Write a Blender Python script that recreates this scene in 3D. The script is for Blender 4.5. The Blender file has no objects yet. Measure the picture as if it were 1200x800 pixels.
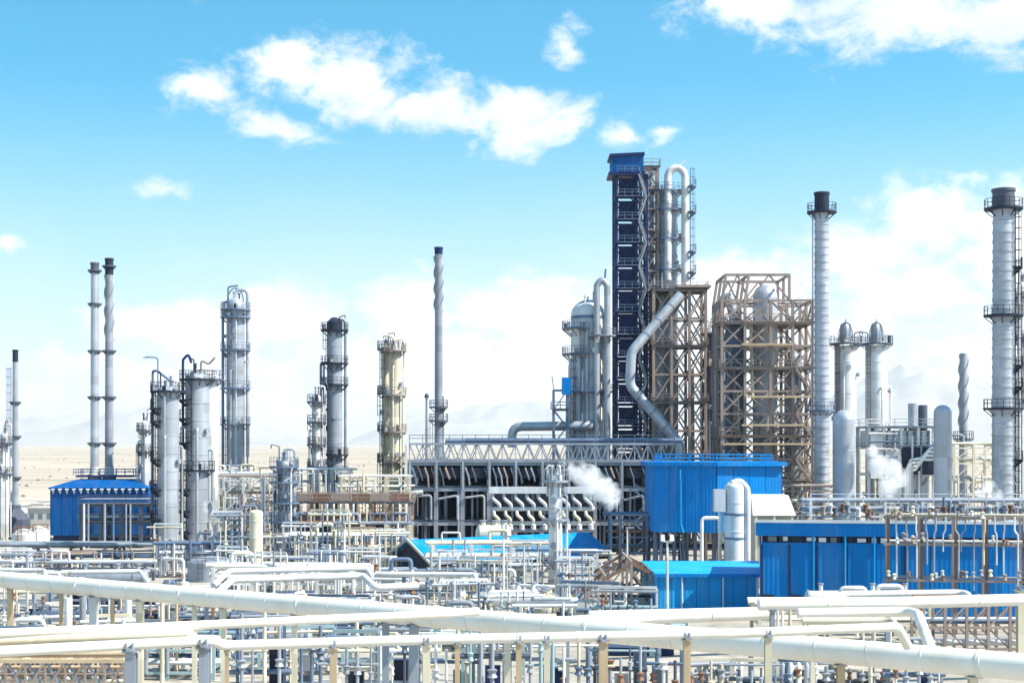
import bpy, math, random
from mathutils import Vector, Matrix, Quaternion, noise as mnoise

random.seed(7)
SC = bpy.context.scene
COL = SC.collection
PI = math.pi

# ------------------------------------------------------------------ camera
CAM_H = 16.0          # eye height in metres
F = 1800.0            # focal length measured in photo pixels (1200 wide)
HZ = 520.0            # horizon row in the photo
cam = bpy.data.cameras.new('camera')
cam.sensor_width = 36.0
cam.lens = F / 1200.0 * 36.0
cam.shift_y = (HZ - 400.0) / 1200.0
cam.clip_start = 0.5
cam.clip_end = 80000.0
cam_o = bpy.data.objects.new('camera', cam)
COL.objects.link(cam_o)
cam_o.location = (0, 0, CAM_H)
cam_o.rotation_euler = (math.radians(90), 0, 0)
SC.camera = cam_o

# ------------------------------------------------------------------ light
SUN_AZ = math.radians(108)      # clockwise from the viewing direction (+Y)
SUN_EL = math.radians(47)
S = Vector((math.sin(SUN_AZ) * math.cos(SUN_EL), math.cos(SUN_AZ) * math.cos(SUN_EL), math.sin(SUN_EL)))
sun = bpy.data.lights.new('sun', 'SUN')
sun.energy = 5.0
sun.angle = math.radians(0.53)
sun.color = (1.0, 0.94, 0.84)
sun_o = bpy.data.objects.new('sun', sun)
COL.objects.link(sun_o)
sun_o.rotation_euler = S.to_track_quat('Z', 'Y').to_euler()
sun_o.location = (0, 0, 200)

SC.view_settings.view_transform = 'Standard'
SC.view_settings.look = 'None'
SC.view_settings.gamma = 1.0
SC.view_settings.use_curve_mapping = False
SC.view_settings.exposure = 0.78
SC.cycles.max_bounces = 5
SC.cycles.diffuse_bounces = 2
SC.cycles.glossy_bounces = 2
SC.cycles.volume_bounces = 3
SC.cycles.transparent_max_bounces = 8

# ------------------------------------------------------------------ world
world = bpy.data.worlds.new('World')
SC.world = world
world.use_nodes = True
wn, wl = world.node_tree.nodes, world.node_tree.links
wn.clear()


def wnode(t, **kw):
    n = wn.new(t)
    for k, v in kw.items():
        setattr(n, k, v)
    return n


def wmath(op, a, b=None, c=None, clamp=False):
    n = wnode('ShaderNodeMath', operation=op, use_clamp=clamp)
    for i, v in enumerate((a, b, c)):
        if v is None:
            continue
        if isinstance(v, (int, float)):
            n.inputs[i].default_value = v
        else:
            wl.new(v, n.inputs[i])
    return n.outputs[0]


tc = wnode('ShaderNodeTexCoord')
sep = wnode('ShaderNodeSeparateXYZ')
wl.new(tc.outputs['Generated'], sep.inputs[0])
X_, Y_, Z_ = sep.outputs
zz = wmath('MAXIMUM', wmath('MULTIPLY_ADD', Z_, 1.5, 0.03), 0.03)
cmb = wnode('ShaderNodeCombineXYZ')
wl.new(X_, cmb.inputs[0]); wl.new(Y_, cmb.inputs[1]); wl.new(zz, cmb.inputs[2])
nrm = wnode('ShaderNodeVectorMath', operation='NORMALIZE')
wl.new(cmb.outputs[0], nrm.inputs[0])
sky = wnode('ShaderNodeTexSky', sky_type='NISHITA')
sky.sun_disc = False
sky.sun_elevation = SUN_EL
sky.sun_rotation = SUN_AZ
sky.air_density = 1.0
sky.dust_density = 0.6
sky.ozone_density = 1.0
wl.new(nrm.outputs[0], sky.inputs[0])
hs = wnode('ShaderNodeHueSaturation')
hs.inputs['Hue'].default_value = 0.471
hs.inputs['Saturation'].default_value = 2.3
hs.inputs['Value'].default_value = 1.03
wl.new(sky.outputs[0], hs.inputs['Color'])

az = wmath('ARCTAN2', X_, Y_)
el = wmath('ARCSINE', Z_)
# the cloud field goes on all round the sky, folded every 50 degrees
azf = wmath('SUBTRACT', wmath('PINGPONG', wmath('ADD', az, 0.44), 0.88), 0.44)
ae = wnode('ShaderNodeCombineXYZ')
wl.new(azf, ae.inputs[0]); wl.new(el, ae.inputs[1])
CLOUDS = [  # px, py, rx, ry, weight
    (335, 80, 62, 44, 1.0), (420, 100, 86, 50, 1.2), (505, 128, 90, 36, 1.15), (610, 135, 74, 48, 1.35),
    (645, 150, 45, 26, 1.0), (322, 150, 55, 18, 0.9), (235, 106, 42, 26, 0.9), (195, 221, 40, 13, 1.1),
    (660, 52, 22, 28, 0.8), (732, 160, 34, 20, 1.0), (772, 155, 24, 12, 0.9),
    (880, 6, 115, 36, 1.0), (1040, 20, 160, 50, 1.2), (1190, 18, 140, 52, 1.2), (720, -50, 120, 40, 1.0),
    (1095, 255, 85, 54, 1.5), (1010, 295, 120, 40, 1.25), (1190, 300, 90, 80, 1.4), (1070, 345, 130, 50, 1.3),
    (150, 380, 70, 28, 1.25), (342, 364, 66, 38, 1.5), (230, 390, 120, 36, 1.35), (480, 370, 70, 50, 1.45),
    (590, 362, 90, 48, 1.5), (685, 374, 110, 58, 1.5), (560, 440, 280, 70, 1.4), (860, 345, 110, 50, 1.5),
    (900, 420, 220, 76, 1.4), (240, 450, 230, 52, 1.1), (20, 470, 120, 40, 0.9), (0, 285, 18, 12, 0.7),
    (1180, 430, 120, 50, 0.7), (130, -70, 130, 40, 0.9), (420, -120, 160, 50, 0.9), (1000, -130, 180, 60, 1.0)]
acc = None
for (cx, cy, rx, ry, w) in CLOUDS:
    a0 = math.atan((cx - 600) / F)
    e0 = math.atan2(HZ - cy, math.hypot(F, cx - 600))
    v1 = wnode('ShaderNodeVectorMath', operation='SUBTRACT')
    wl.new(ae.outputs[0], v1.inputs[0]); v1.inputs[1].default_value = (a0, e0, 0)
    v2 = wnode('ShaderNodeVectorMath', operation='MULTIPLY')
    wl.new(v1.outputs[0], v2.inputs[0]); v2.inputs[1].default_value = (F / rx, F / ry, 0)
    v3 = wnode('ShaderNodeVectorMath', operation='LENGTH')
    wl.new(v2.outputs[0], v3.inputs[0])
    m = wmath('MULTIPLY_ADD', v3.outputs['Value'], -0.62 * w, 0.62 * w)
    acc = m if acc is None else wmath('MAXIMUM', acc, m)
# clouds higher up than the photograph reaches: plain noise
cn = wnode('ShaderNodeTexNoise')
cn.inputs['Scale'].default_value = 5.0; cn.inputs['Detail'].default_value = 6.0
wl.new(tc.outputs['Generated'], cn.inputs['Vector'])
hi = wmath('MULTIPLY', wmath('SUBTRACT', cn.outputs[0], 0.56), 3.0)
hi = wmath('ADD', hi, wmath('MULTIPLY', wmath('SUBTRACT', el, 0.42, clamp=False), 6.0))
hi = wmath('MINIMUM', hi, wmath('MULTIPLY', wmath('SUBTRACT', cn.outputs[0], 0.56), 3.0))
acc = wmath('MAXIMUM', wmath('MAXIMUM', acc, hi), -0.55)
str_ = wnode('ShaderNodeVectorMath', operation='MULTIPLY')
wl.new(tc.outputs['Generated'], str_.inputs[0]); str_.inputs[1].default_value = (1, 1, 1.5)
n1 = wnode('ShaderNodeTexNoise')
n1.inputs['Scale'].default_value = 30.0; n1.inputs['Detail'].default_value = 9.0
n1.inputs['Roughness'].default_value = 0.62; n1.inputs['Distortion'].default_value = 0.25
wl.new(str_.outputs[0], n1.inputs['Vector'])
dens = wmath('ADD', acc, wmath('MULTIPLY', wmath('SUBTRACT', n1.outputs[0], 0.5), 2.1))
mr = wnode('ShaderNodeMapRange', interpolation_type='SMOOTHSTEP')
wl.new(dens, mr.inputs[0])
mr.inputs[1].default_value = -0.1; mr.inputs[2].default_value = 0.58
# thin veil: the sky whitens towards the horizon
low = wnode('ShaderNodeMapRange', interpolation_type='SMOOTHSTEP')
wl.new(el, low.inputs[0])
low.inputs[1].default_value = 0.245; low.inputs[2].default_value = 0.02
low.inputs[3].default_value = 0.0; low.inputs[4].default_value = 1.0
n2 = wnode('ShaderNodeTexNoise')
n2.inputs['Scale'].default_value = 9.0; n2.inputs['Detail'].default_value = 4.0
wl.new(str_.outputs[0], n2.inputs['Vector'])
veil = wmath('MULTIPLY', low.outputs[0], wmath('MULTIPLY_ADD', n2.outputs[0], 0.5, 0.75), clamp=True)
# cloud tone: bright tops, a little grey-blue in the thick undersides
tone = wnode('ShaderNodeMix', data_type='RGBA')
tone.inputs[6].default_value = (3.9, 4.3, 4.75, 1); tone.inputs[7].default_value = (5.6, 5.6, 5.6, 1)
n3 = wnode('ShaderNodeTexNoise')
n3.inputs['Scale'].default_value = 14.0; n3.inputs['Detail'].default_value = 5.0
off = wnode('ShaderNodeVectorMath', operation='ADD')
wl.new(str_.outputs[0], off.inputs[0]); off.inputs[1].default_value = (0.3, 0.1, 0.02)
wl.new(off.outputs[0], n3.inputs['Vector'])
tr = wnode('ShaderNodeMapRange')
wl.new(n3.outputs[0], tr.inputs[0]); tr.inputs[1].default_value = 0.32; tr.inputs[2].default_value = 0.6
wl.new(tr.outputs[0], tone.inputs[0])
mix = wnode('ShaderNodeMix', data_type='RGBA')
vmix = wnode('ShaderNodeMix', data_type='RGBA')
wl.new(veil, vmix.inputs[0]); wl.new(hs.outputs[0], vmix.inputs[6]); vmix.inputs[7].default_value = (3.35, 4.05, 4.75, 1)
wl.new(mr.outputs[0], mix.inputs[0]); wl.new(vmix.outputs[2], mix.inputs[6]); wl.new(tone.outputs[2], mix.inputs[7])
bg = wnode('ShaderNodeBackground')
bg.inputs['Strength'].default_value = 0.13
world.cycles.sampling_method = 'MANUAL'
world.cycles.sample_map_resolution = 256
wl.new(mix.outputs[2], bg.inputs['Color'])
out = wnode('ShaderNodeOutputWorld')
wl.new(bg.outputs[0], out.inputs['Surface'])

# ------------------------------------------------------------------ materials
MATS = {}


def mat(name, col, rough=0.5, metal=0.0, dirt=None, amt=0.35, scale=0.6, streak=True, bump=0.0, bscale=6.0, var=0.12, sheet=0.0, ribs=0.0):
    m = bpy.data.materials.new(name)
    m.use_nodes = True
    nt = m.node_tree
    b = nt.nodes['Principled BSDF']
    b.inputs['Roughness'].default_value = rough
    b.inputs['Metallic'].default_value = metal
    g = nt.nodes.new('ShaderNodeNewGeometry')
    vm = nt.nodes.new('ShaderNodeVectorMath'); vm.operation = 'MULTIPLY'
    nt.links.new(g.outputs['Position'], vm.inputs[0])
    vm.inputs[1].default_value = (scale, scale, scale * (0.16 if streak else 1.0))
    nz = nt.nodes.new('ShaderNodeTexNoise')
    nz.inputs['Scale'].default_value = 1.0; nz.inputs['Detail'].default_value = 7.0; nz.inputs['Roughness'].default_value = 0.65
    nt.links.new(vm.outputs[0], nz.inputs['Vector'])
    rp = nt.nodes.new('ShaderNodeMapRange')
    nt.links.new(nz.outputs[0], rp.inputs[0])
    rp.inputs[1].default_value = 0.48; rp.inputs[2].default_value = 0.74; rp.inputs[4].default_value = amt
    mx = nt.nodes.new('ShaderNodeMix'); mx.data_type = 'RGBA'
    d = dirt or tuple(c * 0.5 for c in col)
    mx.inputs[6].default_value = (*col, 1); mx.inputs[7].default_value = (*d, 1)
    nt.links.new(rp.outputs[0], mx.inputs[0])
    # each piece a touch lighter or darker than the next
    oi = nt.nodes.new('ShaderNodeObjectInfo')
    vr = nt.nodes.new('ShaderNodeMapRange')
    nt.links.new(oi.outputs['Random'], vr.inputs[0])
    vr.inputs[3].default_value = 1.0 - var; vr.inputs[4].default_value = 1.0 + var * 0.5
    sc = nt.nodes.new('ShaderNodeVectorMath'); sc.operation = 'SCALE'
    nt.links.new(mx.outputs[2], sc.inputs[0]); nt.links.new(vr.outputs[0], sc.inputs['Scale'])
    col_out = sc.outputs[0]
    if sheet:
        v1 = nt.nodes.new('ShaderNodeVectorMath'); v1.operation = 'MULTIPLY'
        nt.links.new(g.outputs['Position'], v1.inputs[0]); v1.inputs[1].default_value = (0.55, 0.55, 0.7)
        v2 = nt.nodes.new('ShaderNodeVectorMath'); v2.operation = 'FLOOR'
        nt.links.new(v1.outputs[0], v2.inputs[0])
        wn_ = nt.nodes.new('ShaderNodeTexWhiteNoise'); nt.links.new(v2.outputs[0], wn_.inputs['Vector'])
        mm = nt.nodes.new('ShaderNodeMapRange'); nt.links.new(wn_.outputs['Value'], mm.inputs[0])
        mm.inputs[3].default_value = 1.0 - sheet; mm.inputs[4].default_value = 1.0 + sheet * 0.4
        s2 = nt.nodes.new('ShaderNodeVectorMath'); s2.operation = 'SCALE'
        nt.links.new(col_out, s2.inputs[0]); nt.links.new(mm.outputs[0], s2.inputs['Scale'])
        col_out = s2.outputs[0]
    nt.links.new(col_out, b.inputs['Base Color'])
    if ribs:
        wv = nt.nodes.new('ShaderNodeTexWave'); wv.wave_type = 'BANDS'; wv.bands_direction = 'X'
        wv.inputs['Scale'].default_value = ribs; wv.inputs['Distortion'].default_value = 0.0
        nt.links.new(g.outputs['Position'], wv.inputs['Vector'])
        bp = nt.nodes.new('ShaderNodeBump'); bp.inputs['Strength'].default_value = 0.3; bp.inputs['Distance'].default_value = 0.06
        nt.links.new(wv.outputs['Fac'], bp.inputs['Height']); nt.links.new(bp.outputs[0], b.inputs['Normal'])
    if bump > 0:
        n2 = nt.nodes.new('ShaderNodeTexNoise'); n2.inputs['Scale'].default_value = bscale; n2.inputs['Detail'].default_value = 4
        nt.links.new(g.outputs['Position'], n2.inputs['Vector'])
        bp = nt.nodes.new('ShaderNodeBump'); bp.inputs['Strength'].default_value = bump; bp.inputs['Distance'].default_value = 0.05
        nt.links.new(n2.outputs[0], bp.inputs['Height']); nt.links.new(bp.outputs[0], b.inputs['Normal'])
    if name.startswith('blue') or name in ('navy', 'dark'):
        b.inputs['Specular IOR Level'].default_value = 0.12
    MATS[name] = m
    return m


mat('white', (0.74, 0.74, 0.73), 0.45, dirt=(0.42, 0.36, 0.27), amt=0.45, scale=0.5, sheet=0.2)
mat('white_pipe', (0.82, 0.79, 0.71), 0.4, dirt=(0.58, 0.48, 0.33), amt=0.5, scale=0.35, streak=False, bump=0.15)
mat('cream', (0.72, 0.66, 0.50), 0.5, dirt=(0.42, 0.32, 0.18), amt=0.5, sheet=0.2)
mat('tan_post', (0.55, 0.42, 0.26), 0.6, dirt=(0.30, 0.20, 0.11), amt=0.6, scale=1.2)
mat('alu', (0.44, 0.47, 0.51), 0.42, 0.3, dirt=(0.22, 0.23, 0.25), amt=0.5, scale=0.5, bump=0.12, sheet=0.2)
mat('grey', (0.30, 0.33, 0.38), 0.5, dirt=(0.15, 0.15, 0.16), amt=0.5, sheet=0.2)
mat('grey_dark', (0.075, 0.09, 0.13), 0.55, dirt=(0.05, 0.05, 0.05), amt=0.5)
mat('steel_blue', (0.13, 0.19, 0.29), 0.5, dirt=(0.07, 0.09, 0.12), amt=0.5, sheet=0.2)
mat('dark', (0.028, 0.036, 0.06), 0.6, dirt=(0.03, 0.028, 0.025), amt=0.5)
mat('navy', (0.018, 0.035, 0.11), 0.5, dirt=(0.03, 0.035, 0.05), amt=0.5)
mat('brown', (0.33, 0.255, 0.215), 0.6, dirt=(0.13, 0.085, 0.065), amt=0.6, scale=0.9)
mat('rust', (0.22, 0.12, 0.075), 0.7, dirt=(0.10, 0.06, 0.04), amt=0.6, scale=0.9)
mat('blue', (0.0, 0.20, 0.57), 0.6, dirt=(0.12, 0.26, 0.48), amt=0.6, scale=0.5, var=0.08, ribs=0.75, sheet=0.06)
mat('blue_roof', (0.0, 0.24, 0.55), 0.6, dirt=(0.16, 0.32, 0.50), amt=0.6, scale=0.5, var=0.05, ribs=0.75, sheet=0.06)
mat('blue_light', (0.01, 0.33, 0.72), 0.6, dirt=(0.16, 0.42, 0.66), amt=0.55, scale=0.5, ribs=0.75, sheet=0.06)
mat('blue_dark', (0.0, 0.085, 0.29), 0.6, dirt=(0.06, 0.13, 0.3), amt=0.55, scale=0.5, ribs=0.75, sheet=0.08)
mat('concrete', (0.50, 0.48, 0.44), 0.8, dirt=(0.30, 0.28, 0.24), amt=0.6, scale=0.4, bump=0.2)
mat('glass', (0.12, 0.16, 0.20), 0.12, dirt=(0.3, 0.32, 0.33), amt=0.3)
mat('pane_white', (0.72, 0.74, 0.76), 0.25, dirt=(0.4, 0.45, 0.5), amt=0.5)
mat('red', (0.45, 0.07, 0.04), 0.5, amt=0.3)
mat('yellow', (0.62, 0.42, 0.06), 0.5, amt=0.4)
mat('teal', (0.30, 0.42, 0.44), 0.5, dirt=(0.2, 0.24, 0.24), amt=0.4)


def ground_mat(name, c1, c2, c3, s1, s2, bump=0.3):
    m = bpy.data.materials.new(name); m.use_nodes = True
    nt = m.node_tree; b = nt.nodes['Principled BSDF']; b.inputs['Roughness'].default_value = 0.9
    g = nt.nodes.new('ShaderNodeNewGeometry')
    a = nt.nodes.new('ShaderNodeTexNoise'); a.inputs['Scale'].default_value = s1; a.inputs['Detail'].default_value = 8
    c = nt.nodes.new('ShaderNodeTexNoise'); c.inputs['Scale'].default_value = s2; c.inputs['Detail'].default_value = 6
    nt.links.new(g.outputs['Position'], a.inputs['Vector']); nt.links.new(g.outputs['Position'], c.inputs['Vector'])
    m1 = nt.nodes.new('ShaderNodeMix'); m1.data_type = 'RGBA'
    m1.inputs[6].default_value = (*c1, 1); m1.inputs[7].default_value = (*c2, 1)
    r1 = nt.nodes.new('ShaderNodeMapRange'); r1.inputs[1].default_value = 0.38; r1.inputs[2].default_value = 0.64
    nt.links.new(a.outputs[0], r1.inputs[0]); nt.links.new(r1.outputs[0], m1.inputs[0])
    m2 = nt.nodes.new('ShaderNodeMix'); m2.data_type = 'RGBA'
    nt.links.new(m1.outputs[2], m2.inputs[6]); m2.inputs[7].default_value = (*c3, 1)
    r2 = nt.nodes.new('ShaderNodeMapRange'); r2.inputs[1].default_value = 0.5; r2.inputs[2].default_value = 0.72; r2.inputs[4].default_value = 0.8
    nt.links.new(c.outputs[0], r2.inputs[0]); nt.links.new(r2.outputs[0], m2.inputs[0])
    nt.links.new(m2.outputs[2], b.inputs['Base Color'])
    bp = nt.nodes.new('ShaderNodeBump'); bp.inputs['Strength'].default_value = bump; bp.inputs['Distance'].default_value = 0.3
    nt.links.new(c.outputs[0], bp.inputs['Height']); nt.links.new(bp.outputs[0], b.inputs['Normal'])
    MATS[name] = m


ground_mat('desert', (0.50, 0.42, 0.33), (0.40, 0.33, 0.25), (0.30, 0.26, 0.20), 0.004, 0.02)
ground_mat('paving', (0.46, 0.415, 0.345), (0.35, 0.31, 0.255), (0.20, 0.18, 0.155), 0.12, 0.7)
ground_mat('rock', (0.38, 0.34, 0.30), (0.31, 0.28, 0.25), (0.25, 0.23, 0.21), 0.0012, 0.004)


# ------------------------------------------------------------------ mesh building
class MB:
    def __init__(self):
        self.v, self.f = [], []

    def add(self, vs, fs):
        o = len(self.v)
        self.v += [tuple(p) for p in vs]
        self.f += [tuple(i + o for i in q) for q in fs]
        return self

    def box(self, c, s):
        x, y, z = c; a, b, h = s[0] / 2, s[1] / 2, s[2] / 2
        vs = [(x + i * a, y + j * b, z + k * h) for i in (-1, 1) for j in (-1, 1) for k in (-1, 1)]
        return self.add(vs, [(0, 1, 3, 2), (4, 6, 7, 5), (0, 4, 5, 1), (2, 3, 7, 6), (0, 2, 6, 4), (1, 5, 7, 3)])

    def beam(self, p, q, w, h=None):
        h = h or w
        p, q = Vector(p), Vector(q)
        d = (q - p).normalized()
        up = Vector((0, 0, 1)) if abs(d.z) < 0.98 else Vector((0, 1, 0))
        s = d.cross(up).normalized(); u = s.cross(d)
        vs = [e + s * (i * w / 2) + u * (j * h / 2) for e in (p, q) for i, j in ((-1, -1), (1, -1), (1, 1), (-1, 1))]
        return self.add(vs, [(0, 1, 2, 3), (7, 6, 5, 4), (0, 4, 5, 1), (1, 5, 6, 2), (2, 6, 7, 3), (3, 7, 4, 0)])

    def tube(self, pts, r, n=8, caps=True):
        pts = [Vector(p) for p in pts]
        rs = r if isinstance(r, (list, tuple)) else [r] * len(pts)
        t0 = (pts[1] - pts[0]).normalized()
        up = Vector((0, 0, 1)) if abs(t0.z) < 0.9 else Vector((0, 1, 0))
        s = t0.cross(up).normalized()
        vs, fs = [], []
        for i, p in enumerate(pts):
            if i == 0:
                t = t0
            elif i == len(pts) - 1:
                t = (pts[i] - pts[i - 1]).normalized()
            else:
                t = ((pts[i] - pts[i - 1]).normalized() + (pts[i + 1] - pts[i]).normalized())
                t = t.normalized() if t.length > 1e-6 else t0
            s = (s - t * s.dot(t)).normalized()
            u = t.cross(s)
            for k in range(n):
                a = 2 * PI * k / n
                vs.append(p + (s * math.cos(a) + u * math.sin(a)) * rs[i])
        for i in range(len(pts) - 1):
            for k in range(n):
                a, b = i * n + k, i * n + (k + 1) % n
                fs.append((a, b, b + n, a + n))
        if caps:
            fs.append(tuple(range(n - 1, -1, -1)))
            fs.append(tuple((len(pts) - 1) * n + k for k in range(n)))
        return self.add(vs, fs)

    def lathe(self, prof, n=24, c=(0, 0, 0), caps=True):
        vs, fs = [], []
        for (r, z) in prof:
            for k in range(n):
                a = 2 * PI * k / n
                vs.append((c[0] + r * math.cos(a), c[1] + r * math.sin(a), c[2] + z))
        for i in range(len(prof) - 1):
            for k in range(n):
                a, b = i * n + k, i * n + (k + 1) % n
                fs.append((a, b, b + n, a + n))
        if caps:
            fs.append(tuple(range(n - 1, -1, -1)))
            fs.append(tuple((len(prof) - 1) * n + k for k in range(n)))
        return self.add(vs, fs)

    def annulus(self, z, r0, r1, th, n=24, c=(0, 0), a0=0.0, a1=2 * PI):
        vs, fs = [], []
        full = abs(a1 - a0 - 2 * PI) < 1e-6
        m = n if full else n + 1
        for k in range(m):
            a = a0 + (a1 - a0) * k / n
            for r, h in ((r0, 0), (r1, 0), (r1, th), (r0, th)):
                vs.append((c[0] + r * math.cos(a), c[1] + r * math.sin(a), z + h))
        for k in range(n):
            b = ((k + 1) % m) * 4; a = k * 4
            for i in range(4):
                j = (i + 1) % 4
                fs.append((a + i, b + i, b + j, a + j))
        if not full:
            fs.append((0, 1, 2, 3)); e = (m - 1) * 4; fs.append((e + 3, e + 2, e + 1, e))
        return self.add(vs, fs)

    def prism(self, poly, d):
        """polygon (list of 3D points) extruded by vector d"""
        n = len(poly); d = Vector(d)
        vs = [Vector(p) for p in poly] + [Vector(p) + d for p in poly]
        fs = [tuple(range(n - 1, -1, -1)), tuple(range(n, 2 * n))]
        fs += [(i, (i + 1) % n, (i + 1) % n + n, i + n) for i in range(n)]
        return self.add(vs, fs)

    def mesh(self, name, smooth=True):
        me = bpy.data.meshes.new(name)
        me.from_pydata(self.v, [], self.f)
        if smooth:
            me.polygons.foreach_set('use_smooth', [True] * len(me.polygons))
            me.set_sharp_from_angle(angle=math.radians(38))
        me.update()
        return me


def fillet(pts, R, seg=4):
    pts = [Vector(p) for p in pts]
    out_ = [pts[0]]
    for i in range(1, len(pts) - 1):
        a, b, c = pts[i - 1], pts[i], pts[i + 1]
        d1, d2 = (a - b), (c - b)
        ang = d1.angle(d2)
        if ang > PI - 0.02:
            out_.append(b); continue
        t = min(R / math.tan(ang / 2), d1.length * 0.48, d2.length * 0.48)
        p, q = b + d1.normalized() * t, b + d2.normalized() * t
        for k in range(seg + 1):
            s = k / seg
            out_.append(p * (1 - s) ** 2 + b * 2 * s * (1 - s) + q * s ** 2)
    out_.append(pts[-1])
    return out_


def dome(r, z, h, n=6):
    """profile points of an elliptical head on top of a shell of radius r"""
    return [(r * math.cos(a), z + h * math.sin(a)) for a in [PI / 2 * k / n for k in range(n + 1)]][:-1] + [(0.02, z + h)]


UNIT = {}


def unit_cube(m):
    if m not in UNIT:
        me = MB().box((0, 0, 0.5), (1, 1, 1)).mesh('bar_' + m, False)
        me.materials.append(MATS[m])
        UNIT[m] = me
    return UNIT[m]


UCYL = {}


def unit_cyl(m, n=10):
    if m not in UCYL:
        me = MB().lathe([(0.5, 0), (0.5, 1)], n).mesh('rod_' + m)
        me.materials.append(MATS[m])
        UCYL[m] = me
    return UCYL[m]


def align(p, q, w, h):
    p, q = Vector(p), Vector(q)
    d = q - p; L = d.length; d = d / L
    up = Vector((0, 0, 1)) if abs(d.z) < 0.98 else Vector((0, 1, 0))
    s = d.cross(up).normalized(); u = s.cross(d)
    M = Matrix((s * w, u * h, d * L)).transposed().to_4x4()
    M.translation = p
    return M


def WX(px, d): return (px - 600.0) * d / F
def WZ(py, d): return CAM_H - (py - HZ) * d / F
def SZ(n, d): return n * d / F


class Thing:
    """one top-level thing: an Empty at its base; parts are built in its local metres"""

    def __init__(self, name, label, cat, px, d, zb=0.0, group=None, rz=0.0):
        o = bpy.data.objects.new(name, None)
        o.empty_display_size = 0.5
        COL.objects.link(o)
        o.location = (WX(px, d), d, zb)
        o.rotation_euler = (0, 0, rz)
        o['label'] = label; o['category'] = cat; o['kind'] = 'thing'
        if group:
            o['group'] = group
        self.o, self.px, self.d, self.zb = o, px, d, zb

    def X(self, px, d=None): return (px - 600.0) * (d or self.d) / F - WX(self.px, self.d)
    def Z(self, py, d=None): return WZ(py, d or self.d) - self.zb
    def S(self, n): return n * self.d / F

    def part(self, name, mb, m, parent=None, smooth=True, label=None, kind=None):
        me = mb.mesh(name, smooth) if isinstance(mb, MB) else mb
        if not me.materials:
            me.materials.append(MATS[m])
        o = bpy.data.objects.new(name, me)
        COL.objects.link(o)
        o.parent = parent or self.o
        if label:
            o['label'] = label
        if kind:
            o['kind'] = kind
        return o

    def bar(self, name, p, q, w, h, m, parent=None):
        o = bpy.data.objects.new(name, unit_cube(m))
        COL.objects.link(o)
        o.parent = parent or self.o
        o.matrix_local = align(p, q, w, h)
        return o

    def rod(self, name, p, q, dia, m, parent=None):
        o = bpy.data.objects.new(name, unit_cyl(m))
        COL.objects.link(o)
        o.parent = parent or self.o
        o.matrix_local = align(p, q, dia, dia)
        return o


def single(name, label, cat, mb, m, loc, group=None, kind=None, smooth=True):
    me = mb.mesh(name, smooth)
    me.materials.append(MATS[m])
    o = bpy.data.objects.new(name, me)
    COL.objects.link(o)
    o.location = loc
    if kind:
        o['kind'] = kind
    if label:
        o['label'] = label
    if cat:
        o['category'] = cat
    if group:
        o['group'] = group
    return o


ORD = ['leftmost', 'second from left', 'third from left', 'fourth from left', 'fifth from left', 'sixth from left',
       'seventh from left', 'eighth from left', 'ninth from left', 'tenth from left', 'eleventh from left',
       'twelfth from left', 'thirteenth from left', 'fourteenth from left', 'fifteenth from left', 'sixteenth from left',
       'seventeenth from left', 'eighteenth from left', 'nineteenth from left', 'twentieth from left']


# ------------------------------------------------------------------ common parts
def rail_mb(path, h=1.1, w=0.07, step=1.6, closed=False):
    """hand rail: posts and two rails along a path of deck points"""
    mb = MB()
    pts = [Vector(p) for p in path]
    if closed:
        pts.append(pts[0])
    for a, b in zip(pts[:-1], pts[1:]):
        for hh in (h, h * 0.55):
            mb.beam(a + Vector((0, 0, hh)), b + Vector((0, 0, hh)), w)
        n = max(1, round((b - a).length / step))
        for k in range(n + (0 if closed else 1)):
            p = a.lerp(b, k / n)
            mb.beam(p, p + Vector((0, 0, h)), w)
    return mb


def ring_platform(t, z, r0, r1, m='grey_dark', a0=0.0, a1=2 * PI, c=(0, 0), rail=True, n=20, th=0.24, rw=0.055):
    mb = MB().annulus(z, r0, r1, th, n, c, a0, a1)
    full = abs(a1 - a0 - 2 * PI) < 1e-6
    for k in range(8):                      # brackets under the deck
        a = a0 + (a1 - a0) * (k + 0.5) / 8
        mb.beam((c[0] + r0 * math.cos(a), c[1] + r0 * math.sin(a), z - (r1 - r0) * 0.8),
                (c[0] + (r1 - 0.1) * math.cos(a), c[1] + (r1 - 0.1) * math.sin(a), z), 0.1)
    p = t.part('platform', mb, m, smooth=False)
    if rail:
        k_ = n if full else n + 1
        path = [(c[0] + (r1 - 0.06) * math.cos(a0 + (a1 - a0) * k / n), c[1] + (r1 - 0.06) * math.sin(a0 + (a1 - a0) * k / n), z + th) for k in range(k_)]
        t.part('railing', rail_mb(path, 1.1, rw, 1.3, closed=full), m, p, smooth=False)
    return p


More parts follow.
